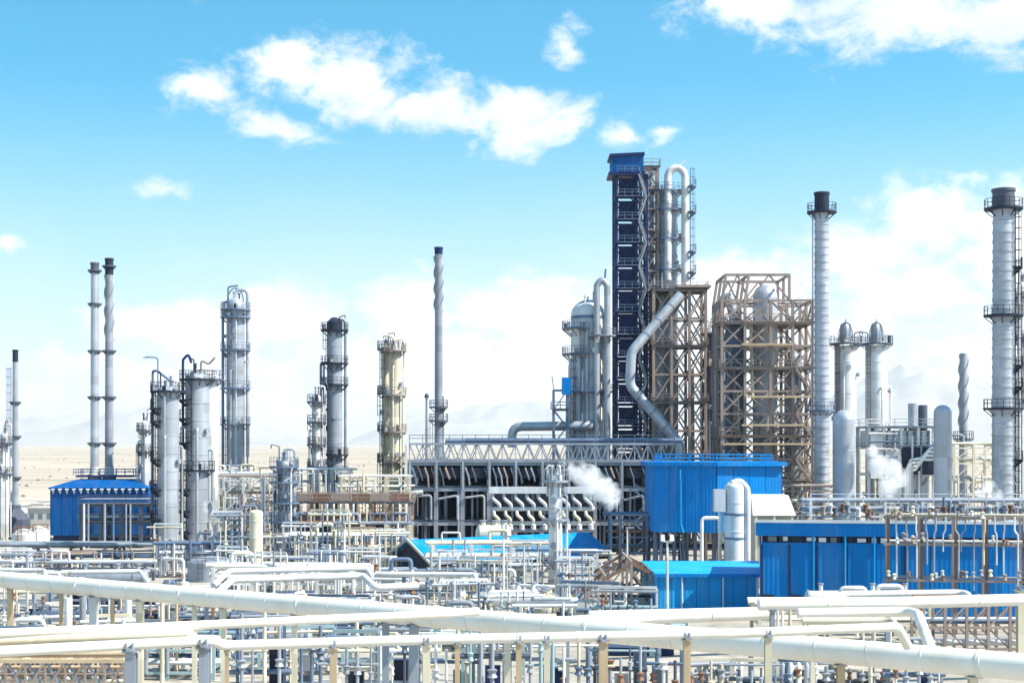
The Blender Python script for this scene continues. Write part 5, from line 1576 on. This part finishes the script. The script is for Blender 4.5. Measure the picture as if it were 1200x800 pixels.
sk = [(20, 168), (58, 160), (205, 164), (262, 158), (300, 170), (445, 168), (545, 150), (590, 158), (630, 146), (668, 152), (700, 162), (720, 140), (655, 128), (560, 130), (480, 138), (400, 140), (330, 134)]
for i, (px_, d) in enumerate(sk):
    order = sorted(range(len(sk)), key=lambda k: sk[k][0]).index(i)
    skid(px_, d, 'small pump skid with upright pipe on the yard, %s' % ORD[order], random.uniform(0.9, 1.25), random.uniform(-0.5, 0.5), random.choice([('white', 'steel_blue'), ('grey', 'white'), ('cream', 'grey'), ('white', 'teal')]), i)
exchanger(578, 203, 'fat cream drum with rounded end behind the gabled shed ridge', 3.6, 1.3, WZ(626, 203), 'cream')
exchanger(400, 162, 'long white drum on saddles, left of the gabled shed', 8, 0.8, 2.2, 'white')
exchanger(600, 140, 'white drum on saddles in front of the tall white rack', 5, 0.75, 2.0, 'white', (1, 0.3))
exchanger(640, 134, 'end on white drum at the foot of the slender white column', 4, 0.9, 1.9, 'cream', (0.2, 1))
exchanger(130, 158, 'grey drum on saddles at the far left behind the big pipe', 7, 0.8, 2.3, 'grey')
exchanger(1010, 128, 'long white drum lying before the long blue wall', 9, 0.6, WZ(700, 128), 'white')
exchanger(755, 118, 'blue grey drum in the shade beneath the low blue shed', 4, 0.7, 1.5, 'steel_blue')
exchanger(330, 116, 'pale drum among the tan posts, left of centre foreground', 4, 0.7, 1.5, 'alu')

# small white framed platforms centre
for i, (px_, d, top, w) in enumerate(((530, 162, 648, 34), (610, 158, 650, 40), (676, 156, 668, 28), (415, 164, 676, 30))):
    t = Thing('access_platform', ['white access platform before the blue shed roof', 'white access platform left of the slender column', 'white access platform right of the slender column', 'low white access platform left of the dark gable'][i], 'platform', px_, d, group='white access platforms')
    hw = t.S(w) / 2; z = t.Z(top) - 1.1
    for sx in (-1, 1):
        for y in (0, 2.4):
            t.bar('post', (sx * hw, y, 0), (sx * hw, y, z), 0.2, 0.2, 'white')
    dk = t.part('deck', MB().box((0, 1.2, z + 0.08), (hw * 2 + 0.3, 2.7, 0.16)), 'white', smooth=False)
    t.part('railing', rail_mb([(-hw, 0, z + 0.16), (hw, 0, z + 0.16), (hw, 2.4, z + 0.16), (-hw, 2.4, z + 0.16)], 1.1, 0.09, 1.0, True), 'white', dk, smooth=False)
    ladder(t, hw * 0.5, -0.3, 0, z + 1.0, (0, -1), 'white', cage=False)
    t.bar('brace', (-hw, -0.03, 0.2), (hw, -0.03, z), 0.12, 0.12, 'white')
# flood light mast before the low shed
t = Thing('lamp_post', 'white floodlight mast with two lamps before the low blue shed', 'lamp post', 782, 140)
t.part('pole', MB().tube([(0, 0, 0), (0, 0, t.Z(634))], [0.14, 0.1], 8), 'white')
t.part('cross_arm', MB().beam((-0.5, 0, t.Z(634)), (0.5, 0, t.Z(634)), 0.1), 'white', smooth=False)
for s in (-0.42, 0.42):
    t.part('lamp', MB().prism([(s - 0.2, -0.25, t.Z(634) + 0.05), (s + 0.2, -0.25, t.Z(634) + 0.05), (s + 0.16, -0.1, t.Z(634) + 0.6), (s - 0.16, -0.1, t.Z(634) + 0.6)], (0, 0.3, 0)), 'white', smooth=False)
# thin lamp posts around
for i, (px_, d, top, lab) in enumerate(((735, 168, 618, 'thin white lamp post at the right end of the gabled shed'), (590, 150, 628, 'thin white pole before the gabled shed roof'), (614, 154, 636, 'thin white pole just left of the slender white column'), (515, 156, 646, 'thin white pole at the left end of the gabled shed roof'))):
    t = Thing('lamp_post', lab, 'lamp post', px_, d)
    t.part('pole', MB().tube([(0, 0, 0), (0, 0, t.Z(top))], [0.13, 0.09], 8), 'white')
    t.part('lamp', MB().box((0.3, 0, t.Z(top)), (0.9, 0.25, 0.15)), 'grey', smooth=False)
# far left yard: huts and little tanks
for i, (px_, d, w, h, m) in enumerate(((35, 330, 7, 3, 'cream'), (52, 300, 5, 3.5, 'concrete'), (10, 300, 6, 4, 'white'), (70, 345, 8, 3, 'tan_post'))):
    t = Thing('hut', ['cream flat roofed hut beyond the thin left stack', 'grey concrete hut left of the blue heater house', 'white hut at the left picture edge', 'tan hut behind the blue heater house'][i], 'hut', px_, d)
    t.part('wall', MB().box((0, 0, h / 2), (w, 5, h)), m, smooth=False)
    t.part('roof', MB().box((0, 0, h + 0.15), (w + 0.6, 5.6, 0.3)), 'concrete', smooth=False)
    for k in range(3):
        t.part('window', MB().box((-w / 2 + w * (k + 0.5) / 3, -2.52, h * 0.58), (w * 0.16, 0.06, h * 0.3)), 'glass', smooth=False)
for i, (px_, d) in enumerate(((28, 215), (45, 222))):
    t = Thing('storage_tank', ['small white tank left of the blue heater house, nearer the edge', 'small white tank beside the blue heater house wall'][i], 'tank', px_, d)
    t.part('shell', MB().lathe([(1.6, 0), (1.6, 3.4), (0.9, 4.0), (0.02, 4.2)], 20), 'white')
    t.part('railing', rail_mb([(1.4 * math.cos(2 * PI * k / 8), 1.4 * math.sin(2 * PI * k / 8), 3.5) for k in range(8)], 0.9, 0.07, 2, True), 'rust', smooth=False)
    ladder(t, 0, -1.85, 0, 4.2, (0, -1), 'rust', cage=False)

# ================================================================== FOREGROUND PIPES
# the big pipe: right end near, left end far, level at 7 m
zbig = 7.0
A_ = Vector((-34.0, 102.0, zbig)); B_ = Vector((20.7, 62.0, zbig))
dirb = (B_ - A_).normalized()
A0, B0 = A_ - dirb * 12, B_ + dirb * 9
t, loc = pipe_run('big_pipe', 'biggest white insulated pipe running diagonally across the whole foreground', [A0, B0], 0.56, rings=0.42, n=24)
side = Vector((-dirb.y, dirb.x, 0))


def on_big(px):
    """point of the big pipe seen at photo column px"""
    k = (px - 600) / F
    s = (k * A0.y - A0.x) / (dirb.x - k * dirb.y)
    return A0 + dirb * s


def post(px, label, p, w, m, top, group, kind='i', depth=None):
    """one steel post with base plate, cap plate and pipe shoe"""
    o = bpy.data.objects.new('support_post', None); COL.objects.link(o)
    o.location = (p.x, p.y, 0); o['label'] = label; o['category'] = 'post'; o['group'] = group
    t = Thing.__new__(Thing); t.o, t.px, t.d, t.zb = o, px, p.y, 0
    mb = MB()
    if kind == 'i':
        mb.box((0, 0, top / 2), (w * 0.35, w * 0.86, top))
        mb.box((0, -w * 0.5, top / 2), (w, w * 0.14, top)).box((0, w * 0.5, top / 2), (w, w * 0.14, top))
    else:
        mb.lathe([(w / 2, 0), (w / 2, top)], 12)
    t.part('shaft', mb, m, smooth=kind != 'i')
    t.part('base_plate', MB().box((0, 0, 0.05), (w * 2, w * 2, 0.1)), 'concrete', smooth=False)
    t.part('saddle', MB().box((0, 0, top + 0.11), (w * 0.5, w * 2.2, 0.1)).box((w * 0.3, 0, top + 0.2), (0.05, w * 1.8, 0.3)).box((-w * 0.3, 0, top + 0.2), (0.05, w * 1.8, 0.3)), 'grey', smooth=False)
    t.part('shoe', MB().box((0, 0, top + 0.03), (w * 1.5, w * 1.6, 0.08)), m, smooth=False)
    return t


ORDT = ['%s' % s for s in ORD]
bp = [(12, .32, 'tan_post'), (72, .22, 'tan_post'), (110, .45, 'white'), (132, .22, 'tan_post'), (164, .4, 'cream'), (228, .26, 'cream'), (262, .3, 'cream'), (345, .3, 'cream'), (452, .36, 'grey'), (485, .5, 'grey'), (595, .3, 'cream')]
for i, (px_, w, m) in enumerate(bp):
    p = on_big(px_)
    post(px_, 'support post under the biggest pipe, %s' % ORD[i], p, w, m, zbig - 0.62, 'posts under the biggest pipe')
for i, (px_, w, m) in enumerate(((985, .32, 'tan_post'), (1140, .34, 'cream'))):
    p = on_big(px_)
    post(px_, ['tan support post under the thick right half of the biggest pipe', 'cream support post under the biggest pipe near the right edge'][i], p, w, m, zbig - 0.62, 'posts under the biggest pipe')

# front pipe b with a dogleg, on tan posts
zb2 = 9.0
def atz(px, py, z):
    """ground-plan point seen at (px, py) for a known height z"""
    d = (CAM_H - z) * F / (py - HZ)
    return Vector((WX(px, d), d, z))


pb = [atz(-60, 766, 9.0), atz(248, 750, 9.0), atz(263, 756, 8.75), atz(500, 749, 8.75), atz(850, 742, 8.75), atz(1052, 734, 8.75), atz(1064, 757, 7.9)]
pipe_run('front_pipe', 'long thinner white pipe nearest the camera with small dogleg at left', pb, 0.19, rings=0.1, n=16, R=0.5)
fp = [(240, .36, 'grey'), (266, .13, 'tan_post'), (391, .22, 'tan_post'), (500, .26, 'cream'), (536, .18, 'tan_post'), (608, .22, 'tan_post'), (641, .24, 'cream'), (707, .33, 'tan_post'), (805, .26, 'tan_post'), (900, .26, 'cream')]


def on_run(pts, px):
    for a, b in zip(pts[:-1], pts[1:]):
        pa, pc = 600 + F * a.x / a.y, 600 + F * b.x / b.y
        if min(pa, pc) <= px <= max(pa, pc):
            k = (px - 600) / F
            dd = b - a
            s = (k * a.y - a.x) / (dd.x - k * dd.y)
            return a + dd * s
    return pts[0]


for i, (px_, w, m) in enumerate(fp):
    p = on_run(pb, px_)
    post(px_, 'post carrying the thin front pipe, %s' % ORD[i], p, w, m, p.z - 0.25, 'posts of the front pipe')
p = on_run(pb, 154)
post(154, 'wide grey post under the front pipe near the left corner', p, .36, 'grey', p.z - 0.25, 'posts of the front pipe')
# second front pipe
pc_ = [atz(-60, 744, 8.2), atz(190, 734, 8.2), atz(520, 719, 8.2), atz(560, 716, 8.2)]
pipe_run('front_pipe', 'white pipe just above the dogleg pipe, ending against the biggest pipe', pc_, 0.2, rings=0.1, n=16)
pd_ = [atz(-60, 752, 7.9), atz(215, 742, 7.9), atz(222, 742, 7.9), atz(236, 760, 6.9)]
pipe_run('front_pipe', 'cream pipe between the two front pipes at the left edge', pd_, 0.22, m='cream', rings=0.1, n=16)
# looped upper pipes at left
pe = [atz(-60, 667, 5.0), atz(52, 668, 5.0), atz(54, 676, 4.6)]
pipe_run('loop_pipe', 'short white pipe above the biggest pipe at the left edge', pe, 0.2, 'white', R=0.4, rings=0.1)
pf = [atz(80, 675, 4.6), atz(83, 670, 5.0), atz(164, 669, 5.0), atz(174, 683, 4.2)]
pipe_run('loop_pipe', 'white pipe loop with dropped end above the biggest pipe at left', pf, 0.2, 'white', R=0.4, rings=0.1)
pg = [atz(250, 686, 4.5), atz(268, 669, 5.4), atz(430, 665, 5.4), atz(436, 676, 4.6)]
pipe_run('loop_pipe', 'upper white pipe loop before the air cooler legs', pg, 0.24, 'white', R=0.5, rings=0.1)
pg = [atz(255, 694, 4.0), atz(272, 679, 4.8), atz(425, 674, 4.8), atz(440, 688, 4.0), atz(490, 686, 4.0)]
pipe_run('loop_pipe', 'lower white pipe loop before the air cooler legs', pg, 0.3, 'white', R=0.6, rings=0.1)
pg = [atz(440, 672, 4.5), atz(556, 673, 4.5), atz(560, 684, 4.0)]
pipe_run('loop_pipe', 'white pipe with rounded end below the dark gable', pg, 0.22, 'white', R=0.4, rings=0.1)
# right side pipes and loops
ph = [atz(889, 708, 5.6), atz(1050, 706, 5.6), atz(1240, 701, 5.6)]
pipe_run('yard_pipe', 'fat white pipe with blunt left end below the long blue building', ph, 0.4, 'white_pipe', rings=0.15, n=20)
pi_ = [atz(965, 703, 4.8), atz(990, 696, 4.8), atz(1132, 694, 4.8), atz(1138, 702, 4.6)]
pipe_run('yard_pipe', 'white pipe with bent left end just below the blue wall', pi_, 0.26, 'white', rings=0.15, n=14)
pj = [atz(935, 718, 7.2), atz(1065, 716, 7.2), atz(1076, 720, 7.2), atz(1092, 764, 6.8)]
pipe_run('loop_pipe', 'thick white pipe bending down onto the biggest pipe at right', pj, 0.26, 'white_pipe', R=0.7, rings=0.1, n=16)
pk = [atz(940, 727, 7.6), atz(1046, 727, 7.6), atz(1066, 762, 7.2)]
pipe_run('loop_pipe', 'thinner cream pipe bending down onto the biggest pipe at right', pk, 0.17, 'cream', R=0.5, rings=0.1, n=14)
for i, px_ in enumerate((905, 952, 1040)):
    p = on_run(ph, px_)
    post(px_, 'post under the fat blunt ended pipe, %s' % ORD[i], p, .3, 'grey' if i != 1 else 'cream', p.z - 0.44, 'posts under the fat yard pipe')
# tan truss at right
t = Thing('truss_frame', 'brown trussed pipe bridge below the long building at the right edge', 'steel frame', 1140, 112)
xa, xb = t.X(1082), t.X(1260)
lv = [t.Z(708), t.Z(735), t.Z(760)]
for y in (0, 3.2):
    for z in lv:
        t.bar('chord', (xa, y, z), (xb, y, z), 0.16, 0.2, 'brown')
    nb = 7
    for k in range(nb + 1):
        x = xa + (xb - xa) * k / nb
        t.bar('column', (x, y, 0), (x, y, lv[0]), 0.2, 0.2, 'brown')
        if k < nb:
            x2 = xa + (xb - xa) * (k + 1) / nb
            t.bar('brace', (x, y - 0.02, lv[1]), (x2, y - 0.02, lv[0]), 0.12, 0.12, 'brown')
            t.bar('brace', (x2, y + 0.1, lv[2]), (x, y + 0.1, lv[1]), 0.12, 0.12, 'brown')
for z, m, dd in ((lv[0], 'rust', .5), (lv[1], 'white', .55), (lv[1], 'steel_blue', .35), (lv[2], 'white', .45), (lv[2], 'grey', .4)):
    y = random.uniform(0.5, 2.6)
    t.rod('pipe', (xa - 0.5, y, z + 0.4), (xb, y, z + 0.4), dd, m)
p = Vector((WX(1196, 106), 106, 0))
post(1196, 'thick cream post at the right edge beside the brown trussed bridge', p, .5, 'cream', WZ(692, 106), 'thick edge posts')
# tan lattice girder at bottom left
t = Thing('truss_frame', 'tan lattice girder in the bottom left corner', 'steel frame', 60, 62)
xa, xb = t.X(-40), t.X(146)
z0, z1 = t.Z(812), t.Z(774)
for y in (0, 1.6):
    for z in (z0, z1):
        t.bar('chord', (xa, y, z), (xb, y, z), 0.14, 0.16, 'tan_post')
    nb = 8
    for k in range(nb + 1):
        x = xa + (xb - xa) * k / nb
        t.bar('web', (x, y, z0), (x, y, z1), 0.09, 0.09, 'brown')
        if k < nb:
            x2 = xa + (xb - xa) * (k + 1) / nb
            t.bar('web', (x, y - 0.02, z0), (x2, y - 0.02, z1), 0.09, 0.09, 'brown')
            t.bar('web', (x2, y + 0.08, z0), (x, y + 0.08, z1), 0.09, 0.09, 'grey')
for x in (xa + 1, xb - 0.3):
    for y in (0, 1.6):
        t.bar('leg', (x, y, 0), (x, y, z0), 0.22, 0.22, 'grey')
for k in range(5):
    t.rod('pipe', (xa, 0.5 + 0.25 * k, z0 + (z1 - z0) * (0.1 + 0.19 * k)), (xb, 0.5 + 0.25 * k, z0 + (z1 - z0) * (0.1 + 0.19 * k)), 0.16, ['tan_post', 'cream', 'brown', 'tan_post', 'cream'][k])
for k in range(3):
    t.rod('pipe', (xa, 0.4 + 0.4 * k, z1 + 0.22), (xb, 0.4 + 0.4 * k, z1 + 0.22), 0.2, ['tan_post', 'cream', 'tan_post'][k])
# extra rows of slender uprights in the foreground gaps
ups = [(80, 'white', .5), (97, 'grey', .45), (150, 'white', .5), (190, 'cream', .3), (207, 'tan_post', .2), (310, 'cream', .25), (324, 'tan_post', .3), (418, 'cream', .3), (440, 'cream', .28), (548, 'teal', .3), (562, 'teal', .3), (575, 'grey', .28), (622, 'teal', .3), (634, 'teal', .28), (690, 'grey', .45), (745, 'steel_blue', .3), (770, 'steel_blue', .3), (1020, 'cream', .25), (880, 'grey', .35), (955, 'grey', .45)]
for i, (px_, m, w) in enumerate(ups):
    d = 94 + (i * 7) % 17
    t = Thing('vent_pipe', 'plain upright pipe behind the biggest pipe, %s' % ORD[i], 'pipe', px_, d, 0, 'upright pipes behind the biggest pipe')
    h = WZ(700 + 70 * max(0, (px_ - 350)) / 850, d)
    t.part('pipe', MB().lathe([(w / 2, 0), (w / 2, h), (w * 0.3, h), (w * 0.3, h - 0.2)], 12), m)
    t.part('flange', MB().lathe([(w * 0.75, h * 0.5), (w * 0.75, h * 0.5 + 0.12)], 12), m)
    t.part('flange', MB().lathe([(w * 0.75, 0.0), (w * 0.75, 0.12)], 12), 'concrete')

# yard pipe behind the biggest pipe, before the low shed
pipe_run('yard_pipe', 'flat white pipe along the foot of the low blue shed', [atz(660, 730, 3.2), atz(760, 723, 3.2), atz(905, 718, 3.2)], 0.5, 'white_pipe', rings=0.15, n=18)
pipe_run('yard_pipe', 'thin white pipe beside the foot of the low blue shed', [atz(690, 718, 2.4), atz(905, 713, 2.4)], 0.2, 'white', rings=0.15, n=12)


def station(px, d, w, h, label, seed, post_m, mats, group):
    """valve station: portal posts, headers and a row of upright branch pipes with valves"""
    rnd = random.Random(seed)
    t = Thing('valve_station', label, 'valve station', px, d, 0, group, rnd.uniform(-0.25, 0.25))
    n = max(4, int(w / 0.62))
    for s in (-1, 1):
        t.bar('post', (s * w / 2, 0.5, 0), (s * w / 2, 0.5, h), 0.2, 0.2, post_m)
    t.bar('cross_beam', (-w / 2, 0.5, h + 0.1), (w / 2, 0.5, h + 0.1), 0.18, 0.22, post_m)
    for f in (0.22, 0.62, 0.95):
        t.rod('header', (-w / 2 - rnd.uniform(0, 0.8), 0.1 + rnd.uniform(-0.2, 0.2), h * f), (w / 2 + rnd.uniform(0, 0.8), 0.1 + rnd.uniform(-0.2, 0.2), h * f), rnd.uniform(0.16, 0.34), rnd.choice(mats))
    for k in range(n):
        x = -w / 2 + w * (k + 0.5) / n + rnd.uniform(-0.12, 0.12)
        m = rnd.choice(mats)
        dd = rnd.uniform(0.1, 0.26)
        t.rod('branch_pipe', (x, -0.25, 0.1), (x, -0.25, h * rnd.uniform(0.6, 1.12)), dd, m)
        z = h * rnd.uniform(0.25, 0.8)
        t.part('valve', MB().lathe([(dd * 0.5, -0.3), (dd * 1.3, -0.22), (dd * 0.8, 0), (dd * 1.3, 0.22), (dd * 0.5, 0.3)], 8, (x, -0.25, z)), rnd.choice([m, m, 'grey', 'rust', 'steel_blue']))
    t.part('cabinet', MB().box((rnd.uniform(-w / 3, w / 3), 1.0, h * 0.25), (0.9, 0.5, h * 0.5)), rnd.choice(['navy', 'grey', 'white', 'dark']), smooth=False)
    t.part('plinth', MB().box((0, 0.3, 0.1), (w + 0.8, 2.2, 0.2)), 'concrete', smooth=False)
    return t


rs_ = random.Random(21)
COOL = ('steel_blue', 'grey', 'teal', 'white', 'alu', 'grey_dark')
WARM = ('cream', 'white', 'grey', 'brown', 'cream', 'steel_blue')
near = [15, 78, 128, 182, 250, 305, 358, 415, 468, 522, 578, 628, 676, 726, 772, 832, 885, 940, 1010, 1075]
for i, px_ in enumerate(near):
    d = rs_.uniform(88, 108)
    h = WZ(738 + rs_.uniform(-22, 10), d) if px_ < 640 else WZ(756 + rs_.uniform(-6, 14), d)
    if px_ > 800:
        d = rs_.uniform(92, 104); h = WZ(776, d)
    station(px_, d, rs_.uniform(2.6, 4.0), max(1.4, h), 'near valve station among the foreground posts, %s' % ORD[i], i, rs_.choice(['teal', 'grey', 'cream', 'steel_blue']), COOL if i % 3 else WARM, 'near valve stations')
far_ = [20, 70, 120, 165, 215, 285, 345, 395, 445, 500, 545, 595, 640, 690, 735]
for i, px_ in enumerate(far_):
    d = rs_.uniform(114, 146)
    h = rs_.uniform(2.6, 4.6)
    station(px_, d, rs_.uniform(3.0, 5.5), h, 'farther valve station behind the biggest pipe, %s' % ORD[i], 100 + i, rs_.choice(['white', 'grey', 'steel_blue']), WARM if i % 3 == 0 else COOL, 'farther valve stations')
mid_ = [270, 315, 350, 380, 425, 535, 565, 600, 630, 675, 700]
for i, px_ in enumerate(mid_):
    d = rs_.uniform(150, 180)
    h = WZ(rs_.uniform(640, 660), d)
    station(px_, d, rs_.uniform(3.0, 5.0), h, 'tall pale valve station in the yard beside the gabled shed, %s' % ORD[i], 200 + i, 'white', ('white', 'white', 'grey', 'steel_blue', 'cream'), 'tall pale valve stations')
back_ = [10, 50, 90, 135, 195, 235, 265, 310, 350, 385, 415, 455]
for i, px_ in enumerate(back_):
    d = rs_.uniform(182, 200)
    h = WZ(rs_.uniform(598, 628) if px_ > 180 else rs_.uniform(640, 652), d)
    station(px_, d, rs_.uniform(3.5, 5.5), h, 'tall riser frame below the left columns, %s' % ORD[i], 300 + i, rs_.choice(['cream', 'white', 'brown']), ('white', 'cream', 'grey', 'steel_blue', 'cream', 'brown'), 'riser frames below the left columns')
# dark switch houses deep in the yard
for i, (pa, pb, d, py, m) in enumerate(((85, 185, 138, 694, 'navy'), (640, 700, 136, 716, 'grey_dark'), (715, 790, 116, 752, 'navy'))):
    t = Thing('switch_house', ['low navy switch house behind the big pipe at left', 'low dark switch house below the slender white column', 'low navy switch house in the shade of the front pipe'][i], 'building', (pa + pb) / 2, d)
    w = t.S(pb - pa); h = t.Z(py)
    n = 5
    t.part('core', MB().box((0, 2.1, h / 2), (w - 0.1, 3.8, h - 0.05)), 'dark', smooth=False)
    clad(t, (-w / 2, 0), (w / 2, 0), 0.1, h - 0.1, n, m, (0, -1))
    t.part('roof', MB().box((0, 2.0, h + 0.1), (w + 0.6, 4.8, 0.2)), 'grey', smooth=False)
    t.part('door', MB().box((w * 0.2, -0.2, 1.05), (0.9, 0.08, 2.1)), 'white', smooth=False)
